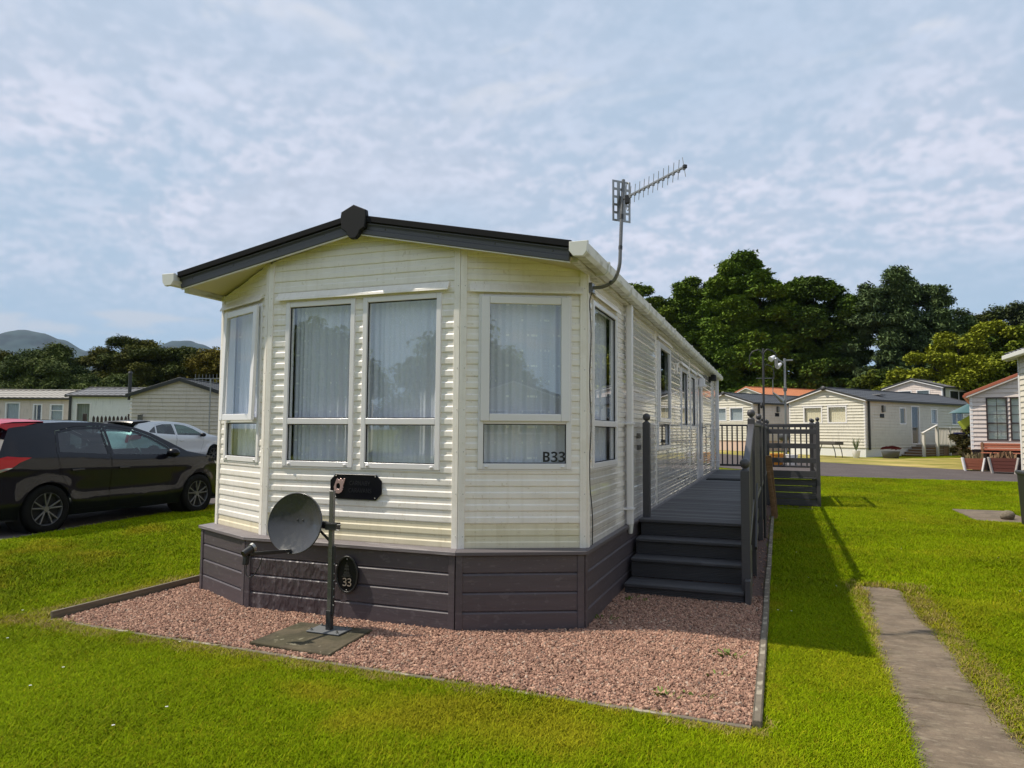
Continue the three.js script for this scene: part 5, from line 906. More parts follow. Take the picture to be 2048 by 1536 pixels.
caravan({ label: 'pinkish white lodge with orange roof edge and brown framed windows beyond the road', pos: [12.52, 0.28, -23.2], turn: -0.2374, W: 6, L: 10, eave: 2.62, ridge: 3.92, base: 0.72, pitch: 0.15, lap: 0.03, wall: S.pink, roof: R.rust, edge: R.rust, barge: mat([0.66, 0.58, 0.53], 0.6), gutter: R.rust, skirt: R.brown,
  windows: [{ f: 'front', a: -2.54, b: -1.93, y0: 1.03, y1: 2.52, frame: R.brown, blind: blinds.white, slats: 1, fw: 0.045, bars: [[null, 0.40]], thin: [[0.5, null], [null, 0.2], [null, 0.6], [null, 0.8]] }, { f: 'front', a: -1.86, b: -1.25, y0: 1.03, y1: 2.52, frame: R.brown, blind: blinds.white, slats: 1, fw: 0.045, bars: [[null, 0.40]], thin: [[0.5, null], [null, 0.2], [null, 0.6], [null, 0.8]] }] });
caravan({ label: 'cream neighbouring caravan at the edge of the lawn with a white gutter end', pos: [9.07, 0, 3.3], turn: 0, W: 3.72, L: 12.75, eave: 2.90, ridge: 3.35, base: 0.35, pitch: 0.0965, wall: S.near, roof: R.grey, gutter: M.gutter, skirt: S.near,
  windows: [{ f: 'left', a: 4.2, b: 5.4, y0: 1.3, y1: 2.5, blind: blinds.net }, { f: 'left', a: 8.0, b: 9.6, y0: 1.3, y1: 2.5, blind: blinds.net }] });
caravan({ label: 'beige caravan gable with black roof edge beyond the parked cars', pos: [-20.24, 0.30, -18.0], turn: 0.3334, W: 4.2, L: 10, eave: 2.60, ridge: 3.26, base: 0.4, pitch: 0.16, lap: 0.034, wall: S.beige, wall2: S.pale, roof: R.dark, edge: R.dark, barge: R.dark, skirt: R.dark,
  windows: [{ f: 'left', a: 8.1, b: 9.4, y0: 0.9, y1: 2.4, blind: blinds.net }, { f: 'left', a: 6.0, b: 7.2, y0: 0.9, y1: 2.4, blind: blinds.net }] });
caravan({ label: 'blush pink caravan with pale ribbed roof at the far edge behind the black car', pos: [-38.90, 0.33, -19.46], turn: -1.213, W: 3.7, L: 8.75, eave: 2.66, ridge: 3.10, base: 0.4, wall: S.blush, roof: R.sand, rib: 0.3, rows: 4,
  windows: [{ f: 'right', a: 5.35, b: 6.1, y0: 1.2, y1: 2.44, blind: blinds.grey }, { f: 'right', a: 6.75, b: 7.22, y0: 0.8, y1: 2.37, blind: blinds.dark, bars: [[0.4, null]] }, { f: 'right', a: 7.6, b: 8.3, y0: 1.2, y1: 2.37, blind: blinds.grey, bars: [[null, 0.72]] }], plaques: [['right', 4.9, 1.95]] });
caravan({ label: 'white caravan with grey ribbed roof between the blush and beige caravans', pos: [-29.46, 0.33, -21.38], turn: -1.213, W: 3.7, L: 9, eave: 2.74, ridge: 3.16, base: 0.4, wall: S.pale, roof: R.grey, rib: 0.3, rows: 4,
  windows: [{ f: 'right', a: 0.3, b: 1.05, y0: 1.2, y1: 2.40, blind: blinds.net }], pipe: [['right', 0.06]] });
// a caravan and trees behind the photographer, mirrored in the bay windows
caravan({ label: 'beige caravan behind the viewpoint mirrored in the bay window', pos: [11.6, 0.1, 17.4], turn: 3.57, W: 4.0, L: 9, eave: 2.55, ridge: 3.25, base: 0.4, wall: S.beige, roof: R.dark,
  windows: [{ f: 'front', a: -1.2, b: -0.2, y0: 1.3, y1: 2.2, blind: blinds.grey }, { f: 'front', a: 0.2, b: 1.2, y0: 1.3, y1: 2.2, blind: blinds.grey }] });

// ---------------------------------------------------------------- things around the far caravans
{
  const s = thing('wooden_steps', 'bleached timber steps with a white handrail up to the glass door', 'steps', [5.57, 0.335, -34.92], T1);
  const wd = mat([0.34, 0.29, 0.235], 0.85), hw = 2.11, wt = mat([0.62, 0.58, 0.52], 0.7);
  [-3.16, -3.48, -3.84, -4.22].forEach((zf, i) => { const y = 0.13 + 0.13 * i; new B().box(hw + 0.03, hw + 1.10, y - 0.035, y, -5.3, zf, 0.006).build('tread', wd, s); new B().box(hw + 0.03, hw + 1.08, y - 0.128, y - 0.036, -5.28, zf - 0.05).build('riser', M.brownWood, s); });
  for (const [z, y] of [[-3.26, 1.22], [-4.62, 1.6], [-5.9, 1.52], [-7.2, 1.52]]) new B().box(hw + 1.06, hw + 1.19, 0, y, z - 0.065, z + 0.065, 0.01).build('post', wt, s);
  new B().bar([hw + 1.12, 1.20, -3.16], [hw + 1.12, 1.62, -4.66], 0.11, 0.07, 0.01).build('handrail', wt, s); new B().bar([hw + 1.12, 1.50, -4.7], [hw + 1.12, 1.50, -7.2], 0.09, 0.05, 0.01).build('handrail', wt, s);
  for (let z = -4.8; z > -7.15; z -= 0.15) new B().box(hw + 1.10, hw + 1.14, 0.62, 1.48, z - 0.03, z + 0.03).build('baluster', wt, s);
  for (let x = hw + 0.15; x < hw + 1.0; x += 0.15) new B().box(x - 0.03, x + 0.03, 0.62, 1.45, -7.22, -7.18).build('baluster', wt, s);
  new B().box(hw + 0.03, hw + 1.15, 0.545, 0.60, -7.25, -4.7, 0.006).build('platform', wd, s); new B().box(hw + 0.1, hw + 1.1, 0, 0.54, -7.2, -5.3).build('skirt', M.brownWood, s);
}
{ const f = thing('picket_fence', 'bleached wooden picket fence with ivy behind the pink lodge corner', 'fence', [12.0, 0.36, -36.6], -0.35); const wd = mat([0.42, 0.34, 0.26], 0.85); for (let i = 0; i < 9; i++) new B().ext([[-0.05, 0.5], [0.05, 0.5], [0.05, 1.45], [0, 1.52], [-0.05, 1.45]], 0.02, new THREE.Matrix4().makeTranslation(i * 0.17, 0, 0)).build('picket', wd, f); new B().box(-0.1, 1.6, 0.7, 0.78, -0.03, -0.002).box(-0.1, 1.6, 1.25, 1.33, -0.03, -0.002).build('rail', wd, f); new B().box(-0.1, 1.6, 0, 0.5, -0.02, 0.01).build('base_board', M.brownWood, f); }
{ const p = thing('parasol', 'teal garden parasol with a lime panel behind the pink lodge', 'parasol', [12.3, 0.4, -35.6]); new B().cyl([0, 0, 0], [0, 2.7, 0], 0.03).build('pole', M.alu, p); const c = new THREE.ConeGeometry(1.1, 0.6, 8, 1, true), can = new B(); can.add(c.translate(0, 2.45, 0)).build('canopy', mat([0.02, 0.10, 0.11], 0.7, { side: THREE.DoubleSide, transmission: 0.3, thickness: 0 }), p); new B().bar([-0.6, 1.4, 0.3], [0.5, 2.1, 0.3], 0.05, 0.7, 0.02).build('lime_panel', mat([0.42, 0.50, 0.06], 0.7), p); new B().box(-0.9, 0.1, 1.10, 1.2, -0.1, 0.3, 0.04).build('blue_cushion', mat([0.012, 0.014, 0.07], 0.8), p); }
function planterBox(o) { // tapered wooden tub on a white foot
  const t = thing('planter', o.label, 'planter', o.pos, o.turn), a = o.w / 2, h = o.h, k = 0.78;
  for (let i = 0; i < 4; i++) { const y0 = 0.06 + i * (h - 0.06) / 4, y1 = y0 + (h - 0.06) / 4 - 0.012, w0 = a * lerp(k, 1, y0 / h), w1 = a * lerp(k, 1, y1 / h); for (const [zs, d] of [[1, o.d / 2], [-1, -o.d / 2]]) new B().quads([[[-w0, y0, d * lerp(k, 1, y0 / h)], [w0, y0, d * lerp(k, 1, y0 / h)], [w1, y1, d * lerp(k, 1, y1 / h)], [-w1, y1, d * lerp(k, 1, y1 / h)]]]).build('plank', o.m, t); for (const sg of [-1, 1]) new B().quads([[[sg * w0, y0, -o.d / 2 * 0.9], [sg * w0, y0, o.d / 2 * 0.9], [sg * w1, y1, o.d / 2], [sg * w1, y1, -o.d / 2]]]).build('plank', o.m, t); }
  for (const sx of [-1, 1]) for (const sz of [-1, 1]) new B().bar([sx * a * k, 0, sz * o.d / 2 * k], [sx * a * 1.02, h, sz * o.d / 2 * 1.02], 0.05, 0.05).build('corner_strip', o.strip, t);
  new B().box(-a * 0.9, a * 0.9, h - 0.08, h - 0.03, -o.d * 0.42, o.d * 0.42).build('soil', M.dark, t);
  if (o.plant) { const r = rng(o.seed), b = new B(); for (let i = 0; i < 40; i++) { const x = (r() - 0.5) * o.w * 0.9, z = (r() - 0.5) * o.d * 0.8, l = 0.06 + 0.16 * r(), a2 = r() * 6.28, dx = Math.cos(a2) * l * 0.5, dz = Math.sin(a2) * l * 0.5; b.quads([[[x - 0.02, h - 0.05, z], [x + 0.02, h - 0.05, z], [x + dx + 0.03, h + l, z + dz], [x + dx - 0.02, h + l * 0.9, z + dz]]]); } b.build('leaves', o.plant, t); }
}
const terra = mat([0.40, 0.13, 0.07], 0.7), twig = mat([0.16, 0.12, 0.05], 0.8, { side: THREE.DoubleSide });
planterBox({ label: 'tapered terracotta planter with white corners at the road edge', pos: [9.55, 0.26, -23.5], turn: -0.15, w: 0.62, d: 0.5, h: 0.45, m: terra, strip: M.upvc, plant: twig, seed: 3 });
planterBox({ label: 'slatted dark red planter with white rail in front of the pink lodge', pos: [10.2, 0.24, -22.6], turn: -0.2, w: 0.78, d: 0.5, h: 0.52, m: mat([0.17, 0.05, 0.035], 0.7), strip: mat([0.45, 0.40, 0.36], 0.7), plant: mat([0.25, 0.14, 0.07], 0.8, { side: THREE.DoubleSide }), seed: 4 });
{ const b = thing('garden_bench', 'red brown wooden bench against the pink lodge wall', 'bench', [10.55, 0.45, -23.5], -0.237); for (let i = 0; i < 3; i++) new B().box(-0.75, 0.6, 0.42, 0.45, -0.05 + i * 0.13, 0.06 + i * 0.13, 0.008).build('seat_slat', terra, b); for (let i = 0; i < 3; i++) new B().box(-0.75, 0.6, 0.52 + i * 0.09, 0.59 + i * 0.09, -0.09, -0.06, 0.008).build('back_slat', terra, b); for (const x of [-0.7, 0.55]) for (const z of [-0.07, 0.30]) new B().box(x - 0.03, x + 0.03, 0, z < 0 ? 0.8 : 0.42, z - 0.03, z + 0.03, 0.006).build('leg', M.brownWood, b); }
{ const b = thing('bottle_bin', 'dark wheeled bin standing by the neighbouring caravan wall', 'bin', [7.30, 0, -8.9]); new B().ext([[-0.21, 0.06], [0.21, 0.06], [0.25, 0.86], [-0.25, 0.86]], 0.44, new THREE.Matrix4().makeTranslation(0, 0, -0.22), 0.015).build('body', M.black, b); new B().box(-0.29, 0.27, 0.87, 0.93, -0.26, 0.26, 0.02).build('lid', mat([0.03, 0.032, 0.034], 0.5), b); for (const z of [-0.16, 0.16]) new B().cyl([0.2, 0.09, z - 0.03], [0.2, 0.09, z + 0.03], 0.09, 0.09, 14).build('wheel', M.rubber, b); }
{ const b = thing('stone_trough', 'small weathered stone block by the neighbouring caravan corner', 'stone', [7.08, 0, -9.95]); const g = new THREE.IcosahedronGeometry(0.12, 2); const p = g.attributes.position; for (let i = 0; i < p.count; i++) { const n = 1 + 0.25 * (vnoise(p.getX(i) * 9 + 5, p.getY(i) * 9 + p.getZ(i) * 7, 3) - 0.5); p.setXYZ(i, p.getX(i) * n, p.getY(i) * n * 0.8, p.getZ(i) * n * 0.8); } g.computeVertexNormals(); new B().add(g.translate(0, 0.08, 0)).build('boulder', M.kerb, b); }
{ const l = thing('camera_pole', 'slim pale pole with two white floodlights beyond the deck landing', 'pole', [3.56, 0.25, -24.8]); new B().cyl([0, 0, 0], [0, 4.2, 0], 0.045, 0.04, 12).build('pole', M.alu, l); new B().bar([-0.05, 4.12, 0], [0.30, 4.12, 0], 0.05, 0.06, 0.01).bar([0, 4.0, 0], [-0.4, 4.25, 0.1], 0.05, 0.05, 0.01).build('bracket', M.alu, l); for (const [x, y] of [[-0.38, 4.28], [-0.14, 3.98]]) new B().cyl([x, y, 0.02], [x - 0.14, y - 0.12, 0.16], 0.06, 0.11, 14).build('floodlight', M.upvc, l); new B().box(-0.07, 0.07, 2.9, 3.05, -0.07, 0.07, 0.02).build('band', M.steel, l); new B().cyl([-0.08, 2.5, 0], [-0.45, 2.85, 0.1], 0.10, 0.03, 10).build('speaker', M.alu, l); }
{ const t = thing('garden_table', 'dark woven garden table on curved legs before the pale caravan gable', 'table', [5.5, 0.34, -32.9], T1); new B().box(-0.65, 0.65, 0.62, 0.78, -0.35, 0.35, 0.03).build('top', mat([0.075, 0.066, 0.058], 0.7), t); for (const x of [-0.55, 0.55]) for (const z of [-0.28, 0.28]) new B().tube([[x * 0.8, 0.65, z], [x * 1.02, 0.35, z], [x * 1.12, 0, z]], 0.02, 6).build('leg', M.steelDark, t); }
{ const b = thing('barbecue', 'grey covered barbecue seen between the slats of the landing', 'barbecue', [3.55, 0.40, -33.2]); new B().lathe([[0, 1.22], [0.16, 1.20], [0.27, 1.08], [0.30, 0.92], [0.26, 0.78], [0.10, 0.70], [0, 0.69]], 20).build('bowl', mat([0.05, 0.052, 0.055], 0.5), b); for (let k = 0; k < 3; k++) new B().cyl([Math.cos(k * 2.09) * 0.1, 0.75, Math.sin(k * 2.09) * 0.1], [Math.cos(k * 2.09) * 0.28, 0, Math.sin(k * 2.09) * 0.28], 0.018).build('leg', M.steelDark, b); }
for (const [x, z, l] of [[2.66, -24.6, 'orange plastic tub seen between slats, nearest the deck post'], [3.22, -24.2, 'orange plastic tub seen between slats, beside the white one']]) { const t = thing('plastic_tub', l, 'tub', [x, 0.27, z], 0, null); new B().lathe([[0, 0.02], [0.2, 0.02], [0.25, 0.42], [0.27, 0.42], [0.27, 0.45], [0.235, 0.45], [0.19, 0.06], [0, 0.06]], 20).build('body', mat([0.62, 0.24, 0.02], 0.5), t); }
{ const t = thing('plastic_tub', 'white plastic tub seen between the landing slats', 'tub', [3.75, 0.27, -24.0]); new B().lathe([[0, 0.02], [0.17, 0.02], [0.21, 0.40], [0.23, 0.40], [0.23, 0.43], [0.195, 0.43], [0.16, 0.06], [0, 0.06]], 20).build('body', M.upvc, t); }
{ const p = thing('potted_plant', 'spiky plant in a pale pot at the pale caravan corner', 'potted plant', [6.72, 0.345, -32.3]); new B().lathe([[0, 0.0], [0.13, 0], [0.19, 0.36], [0.16, 0.36], [0, 0.30]], 16).build('pot', M.upvc, p); const r = rng(31), b = new B(); for (let i = 0; i < 40; i++) { const a = r() * 6.28, l = 0.3 + 0.35 * r(), s = 0.15 + 0.3 * r(); b.quads([[[-0.015, 0.34, 0], [0.015, 0.34, 0], [Math.cos(a) * l * s + 0.01, 0.34 + l, Math.sin(a) * l * s], [Math.cos(a) * l * s, 0.34 + l * 0.98, Math.sin(a) * l * s]]]); } b.build('leaves', mat([0.10, 0.13, 0.05], 0.7, { side: THREE.DoubleSide }), p); }
{ const p = thing('flower_planter', 'dark tub of crimson flowers beside the timber steps', 'planter', [8.25, 0.343, -32.9]); new B().lathe([[0, 0], [0.33, 0], [0.40, 0.34], [0.36, 0.34], [0, 0.28]], 18).build('tub', mat([0.09, 0.095, 0.105], 0.6), p); const r = rng(33), b = new B(); for (let i = 0; i < 150; i++) { const a = r() * 6.28, d = 0.42 * Math.sqrt(r()), y = 0.34 + 0.17 * (1 - d * 1.6) + 0.08 * r(), s = 0.045; b.quads([[[Math.cos(a) * d - s, y, Math.sin(a) * d], [Math.cos(a) * d + s, y + 0.02, Math.sin(a) * d], [Math.cos(a) * d + s, y + 0.05, Math.sin(a) * d + s], [Math.cos(a) * d - s, y + 0.03, Math.sin(a) * d + s]]]); } b.build('flowers', mat([0.14, 0.012, 0.02], 0.7, { side: THREE.DoubleSide }), p); }
{ const f = thing('picket_fence', 'dark brown picket fence between the parked cars', 'fence', [-24.0, 0.62, -17.0], 0.36); for (let i = 0; i < 9; i++) new B().ext([[-0.05, 0.2], [0.05, 0.2], [0.05, 1.32], [0, 1.42], [-0.05, 1.32]], 0.025, new THREE.Matrix4().makeTranslation(0.06 + i * 0.17, 0, 0)).build('picket', R.brown, f); new B().box(-0.3, 1.52, 0.4, 0.5, -0.04, -0.003).box(-0.3, 1.52, 1.05, 1.15, -0.04, -0.003).build('rail', R.brown, f); for (const x of [-0.35, 1.56]) new B().box(x - 0.06, x + 0.06, -0.4, 1.5, -0.1, 0.02, 0.01).build('post', R.brown, f); }
{ const f = thing('deck_railing', 'brown baluster railing along the blush pink caravan', 'railing', [-35.6, 0.33, -17.2], 0.36); const w = mat([0.12, 0.075, 0.05], 0.8); for (let i = 0; i < 34; i++) new B().box(i * 0.16, i * 0.16 + 0.05, 0.5, 1.28, -0.02, 0.02).build('baluster', w, f); new B().box(-0.1, 5.4, 1.28, 1.35, -0.04, 0.04).box(-0.1, 5.4, 0.45, 0.52, -0.03, 0.03).build('rail', w, f); for (let i = 0; i < 6; i++) new B().box(i * 1.05 - 0.06, i * 1.05 + 0.06, -0.2, 1.5, -0.055, 0.055, 0.01).sph([i * 1.05, 1.55, 0], 0.07, 10).build('post', w, f); }
{ const p = thing('stove_pipe', 'black flue pipe at the corner of the beige caravan roof', 'flue', [-22.35, 2.7, -17.35]); new B().cyl([0, 0, 0], [0, 1.15, 0], 0.07, 0.07, 12).build('pipe', R.dark, p); new B().cyl([0, 1.13, 0], [0, 1.22, 0], 0.10, 0.06, 12).build('cowl', R.dark, p); }
{ const a = thing('tv_aerial', 'old aerial on a pole against the beige caravan gable', 'tv aerial', [-18.86, 0.3, -18.30], 0.333); new B().cyl([0, 1.0, 0.12], [0, 3.3, 0.12], 0.03, 0.03, 8).build('pole', M.alu, a); new B().bar([-0.7, 3.3, 0.12], [0.6, 3.3, 0.12], 0.03, 0.03).build('boom', M.alu, a); for (let i = 0; i < 9; i++) new B().cyl([-0.65 + i * 0.15, 3.12, 0.12], [-0.65 + i * 0.15, 3.48, 0.12], 0.008, 0.008, 5).build('element', M.alu, a); }
{ const a = thing('tv_aerial', 'thin flat aerial on a short mast above the caravan at the deck end', 'tv aerial', [3.0, 3.6, -42.4], 0.2); new B().cyl([0, -0.6, 0], [0, 1.35, 0], 0.025, 0.02, 8).build('mast', M.alu, a); new B().bar([-1.0, 1.33, 0], [0.08, 1.33, 0], 0.03, 0.03).build('boom', M.alu, a); for (let i = 0; i < 8; i++) new B().cyl([-0.97 + i * 0.13, 1.33, -0.16], [-0.97 + i * 0.13, 1.33, 0.16], 0.008, 0.008, 5).build('element', M.alu, a); }
{ const a = thing('tap_post', 'thin standpipe with a meter against the beige gable behind the silver car', 'standpipe', [-21.65, 0.3, -17.3], 0.333); new B().cyl([0, 0, 0], [0, 1.75, 0], 0.025, 0.025, 8).build('pole', M.steel, a); new B().box(-0.09, 0.09, 1.5, 1.8, -0.05, 0.05, 0.01).bar([-0.35, 1.55, 0], [0, 1.55, 0], 0.02, 0.02).build('meter', M.steel, a); }

// ================================================================ trees, bushes and hills
// a clump of leaves, used many times over in a crown
function clump(seed, n, size, leaf, long = 1.6) {
  const r = rng(seed), pos = [], idx = [];
  for (let i = 0; i < n; i++) {
    const d = V(r() - 0.5, r() - 0.5, r() - 0.5).normalize().multiplyScalar(size * Math.cbrt(r())), nrm = V(r() - 0.5, r() * 0.9 + 0.15, r() - 0.5).normalize(), t = V(r() - 0.5, r() - 0.7, r() - 0.5).cross(nrm).normalize(), b = nrm.clone().cross(t), l = leaf * (0.7 + 0.6 * r()), k = pos.length / 3;
    const p = (u, v, w) => { const q = d.clone().addScaledVector(t, u * l * long).addScaledVector(b, v * l).addScaledVector(nrm, w * l); pos.push(q.x, q.y, q.z); };
    p(-0.5, 0, 0); p(0, -0.38, 0.10); p(0.5, 0, -0.12); p(0, 0.38, 0.10); idx.push(k, k + 1, k + 2, k, k + 2, k + 3);
  }
  const g = new THREE.BufferGeometry(); g.setAttribute('position', new THREE.Float32BufferAttribute(pos, 3)); g.setIndex(idx); g.computeVertexNormals(); return g;
}
const CL = { broad: clump(1, 16, 0.34, 0.17), mid: clump(2, 16, 0.30, 0.13), feather: clump(3, 18, 0.38, 0.12, 2.4), small: clump(4, 14, 0.22, 0.10) };
const leafMat = new THREE.MeshPhysicalMaterial({ color: 0xffffff, roughness: 0.75, specularIntensity: 0.2, side: THREE.DoubleSide });
const bark = mat(WHITE, 0.95, { map: tex(128, 0.8, (u, v) => { const k = fT(u, v, 16, 3, 3, 611); return [lerp(0.03, 0.09, k), lerp(0.025, 0.07, k), lerp(0.018, 0.05, k)]; }) });
// envelope: list of lobes [x, y, z, r] in the tree's own frame; leaves lie in shells round many small sub-lobes
function tree(o) {
  const t = thing(o.name || 'broadleaf_tree', o.label, o.cat || 'tree', o.pos, 0), r = rng(o.seed), H = o.h;
  const subs = [];
  for (const [x, y, z, R0] of o.lobes) { const n = Math.round((o.subs || 9) * R0 * R0 / 4) + 5; for (let i = 0; i < n; i++) { const a = r() * 6.28, cy = r() * 1.7 - 0.75, c = Math.sqrt(Math.max(0, 1 - Math.min(1, cy * cy))), q = R0 * (0.72 + 0.30 * r()), s = (o.sub || 0.33) * R0 * (0.65 + 0.6 * r()); subs.push([x + q * c * Math.cos(a), y + q * clamp(cy, -0.8, 1) * (o.flat || 0.85), z + q * c * Math.sin(a), s]); } }
  const per = o.n / subs.reduce((a, s) => a + s[3] * s[3], 0), list = [];
  for (const [x, y, z, s] of subs) { const n = Math.round(per * s * s); for (let i = 0; i < n; i++) { const cy = r() * 1.75 - 0.75, a = r() * 6.28, c = Math.sqrt(Math.max(0, 1 - Math.min(1, cy * cy))), q = s * (r() < 0.24 ? 0.75 * r() : 0.75 + 0.35 * Math.pow(r(), 2) + (r() < 0.07 ? 0.4 : 0)); list.push([x + q * c * Math.cos(a) * 1.15, y + q * clamp(cy, -1, 1) * (o.layer || 0.62), z + q * c * Math.sin(a) * 1.15]); } }
  const im = new THREE.InstancedMesh(CL[o.leaf || 'broad'], leafMat, list.length), m = new THREE.Matrix4(), q = new THREE.Quaternion(), e = new THREE.Euler();
  list.forEach((p, i) => {
    e.set((r() - 0.5) * 1.0, r() * 6.28, (r() - 0.5) * 1.0); q.setFromEuler(e); const s = (o.scale || 1) * (0.75 + 0.55 * r());
    m.compose(V(...p), q, V(s, s, s)); im.setMatrixAt(i, m);
    const y2 = vnoise(p[0] * 0.5 + o.seed, p[1] * 0.5 + p[2] * 0.4, o.seed), k = 0.80 + 0.42 * r(), c = o.c, d = o.c2 || o.c, w = clamp(smooth(0.35, 0.75, y2) * 0.8 + (r() < 0.1 ? 0.4 : 0));
    im.setColorAt(i, rgb(lerp(c[0], d[0], w) * k, lerp(c[1], d[1], w) * k, lerp(c[2], d[2], w) * k));
  });
  im.name = 'crown'; im.castShadow = im.receiveShadow = true; t.add(im);
  const b = new B(), top = o.trunkTop || H * 0.62, tr = o.tr || H * 0.022;
  b.tube([[0, -0.3, 0], [0.05 * H * (r() - 0.5), top * 0.4, 0.03 * H * (r() - 0.5)], [0.05 * H * (r() - 0.5), top, 0]], tr, 8, 10);
  for (const [x, y, z, R0] of o.lobes) b.add(new THREE.TubeGeometry(new THREE.CatmullRomCurve3([V(0, top * (0.35 + 0.3 * r()), 0), V(x * 0.5, lerp(top * 0.6, y, 0.6), z * 0.5), V(x, y, z)]), 8, tr * 0.38, 6));
  b.build('trunk', bark, t);
  return t;
}
const G1 = [0.085, 0.135, 0.014], G2 = [0.115, 0.17, 0.014], GD = [0.066, 0.104, 0.016], GB = [0.074, 0.108, 0.040];
const big = { subs: 12, n: 17000, scale: 1.08, layer: 0.5 };
// wood behind the far caravans
tree({ ...big, label: 'dark green tree rising just above the long gutter of the main caravan', pos: [-8.2, 1.3, -60.5], seed: 11, h: 14, c: G1, c2: [0.125, 0.165, 0.014], lobes: [[0, 12.2, 0, 2.0], [-1.5, 10.4, 0.4, 2.0], [1.2, 10.0, 0.5, 2.0], [0, 7.8, 1, 2.5], [-1.2, 5, 1.5, 2.5], [1.4, 5, 1.5, 2.5], [0, 2.6, 1.5, 2.5]] });
tree({ ...big, label: 'rounded green tree with yellowish top next to the tallest tree', pos: [-3.6, 1.3, -62.5], seed: 12, h: 15, c: G1, c2: [0.13, 0.17, 0.014], lobes: [[0, 12.9, 0, 2.0], [-1.3, 11.0, 0.4, 2.0], [1.3, 10.6, 0.5, 2.1], [0, 8.4, 1, 2.4], [-1.2, 5.6, 1.5, 2.5], [1.2, 5.2, 1.5, 2.5], [0, 2.8, 1.5, 2.5]] });
tree({ ...big, n: 25000, label: 'tallest bright green domed tree behind the caravans', pos: [0.8, 1.3, -59.5], seed: 13, h: 16.5, c: [0.090, 0.148, 0.016], c2: [0.122, 0.18, 0.016], lobes: [[0, 13.7, 0, 2.1], [-1.2, 11.6, 0.5, 2.1], [1.2, 11.4, 0.5, 2.2], [-1.0, 8.6, 1, 2.3], [1.1, 8.2, 1, 2.3], [0, 5.6, 1.5, 2.5], [-1.3, 3, 1.5, 2.4], [1.4, 3, 1.5, 2.4]] });
tree({ ...big, n: 25000, label: 'broad dark green tree in the middle of the wood', pos: [6.3, 1.2, -61.5], seed: 14, h: 15, c: GD, c2: G1, lobes: [[0, 11.9, 0, 2.3], [-1.6, 10.2, 0.5, 2.2], [1.6, 10.1, 0.5, 2.2], [0, 8.8, 1.2, 2.4], [-1.8, 7, 1, 2.2], [1.8, 7, 1, 2.2], [0, 5, 1.5, 2.6], [-1.7, 3, 1.5, 2.4], [1.7, 3, 1.5, 2.4]] });
tree({ ...big, n: 12000, leaf: 'feather', scale: 1.0, label: 'open feathery dark tree with sky showing through its crown', pos: [12.5, 1.1, -60], seed: 15, h: 14.5, sub: 0.30, c: GB, c2: [0.095, 0.135, 0.045], lobes: [[-0.8, 12.0, 0, 1.9], [1.4, 10.9, 0.3, 1.9], [-2.1, 9.8, 0.5, 1.8], [2.9, 9.0, 0.3, 1.8], [0.2, 8.8, 1, 2.1], [-1.7, 6.4, 1, 2.4], [2.2, 6.2, 1, 2.3], [0, 3.5, 1.5, 2.7]] });
tree({ ...big, n: 11000, label: 'olive green tree top beyond the bright bush', pos: [24.5, 1.3, -80], seed: 16, h: 14, c: [0.05, 0.07, 0.018], c2: [0.085, 0.095, 0.02], lobes: [[-3.5, 10.6, 0, 2.6], [0.6, 10.9, 0, 2.6], [4.6, 10.9, 0, 2.6], [-7, 9.2, 0, 2.4], [-2, 7.2, 1, 3.2], [2.5, 7, 1, 3.2], [7.5, 8.4, 0, 2.6], [-5.5, 5, 1, 3], [0, 3.5, 1.5, 3.4], [5, 4, 1, 3.2]] });
tree({ ...big, n: 8000, leaf: 'feather', label: 'thin grey green tree above the pink lodge roof', pos: [28.6, 1.3, -77], seed: 17, h: 16, sub: 0.28, c: [0.045, 0.062, 0.024], c2: [0.07, 0.085, 0.03], lobes: [[0, 10.5, 0, 3.2], [-1.6, 12.6, 0, 1.9], [1.2, 8, 0, 3.6], [-2.4, 8.4, 0, 2.4], [3, 12, 0, 2.6]] });
tree({ ...big, n: 17000, leaf: 'broad', scale: 0.9, name: 'broadleaf_bush', cat: 'bush', label: 'bright yellow green bush behind the pale and pink caravans', pos: [15.4, 1.2, -51.5], seed: 18, h: 8, trunkTop: 3, sub: 0.26, c: [0.125, 0.165, 0.014], c2: [0.235, 0.25, 0.018], lobes: [[-0.4, 6.2, 0, 1.5], [1.6, 6.6, -0.3, 1.6], [3.9, 6.4, -0.6, 1.7], [-2.0, 4.9, 0.5, 1.6], [0.6, 4.4, 1.0, 1.9], [3.2, 4.4, 1.0, 2.0], [-3.6, 3.2, 1.2, 1.7], [-1.0, 2.4, 1.6, 2.0], [2.2, 2.2, 1.6, 2.0], [5.6, 4.6, 0, 2.0], [7.8, 6.2, -0.8, 2.0], [-5.2, 1.8, 1.4, 1.5]] });
tree({ ...big, n: 7000, leaf: 'mid', name: 'broadleaf_bush', cat: 'bush', label: 'mid green ivy covered bush between the dark wood and the bright bush', pos: [10.6, 1.2, -54], seed: 19, h: 6, trunkTop: 2, c: [0.05, 0.075, 0.010], c2: [0.10, 0.115, 0.010], lobes: [[0, 2.6, 0, 2.4], [-2.6, 1.6, 0.6, 1.8], [2.4, 2.4, 0.6, 2.2]] });
for (const [x, z, s, h, l] of [[-16, -66, 21, 12, 'dark tree hidden low behind the main caravan roof'], [19.5, -66, 22, 10, 'dark green tree filling the gap right of the feathery tree']]) tree({ ...big, n: 11000, label: l, pos: [x, 1.3, z], seed: s, h, c: GD, c2: G1, lobes: [[0, h * 0.66, 0, 2.8], [-2.8, h * 0.5, 0.6, 2.4], [2.8, h * 0.5, 0.6, 2.4], [0, h * 0.3, 2, 3.0], [-3, h * 0.2, 1, 2.6], [3, h * 0.2, 1, 2.6]] });
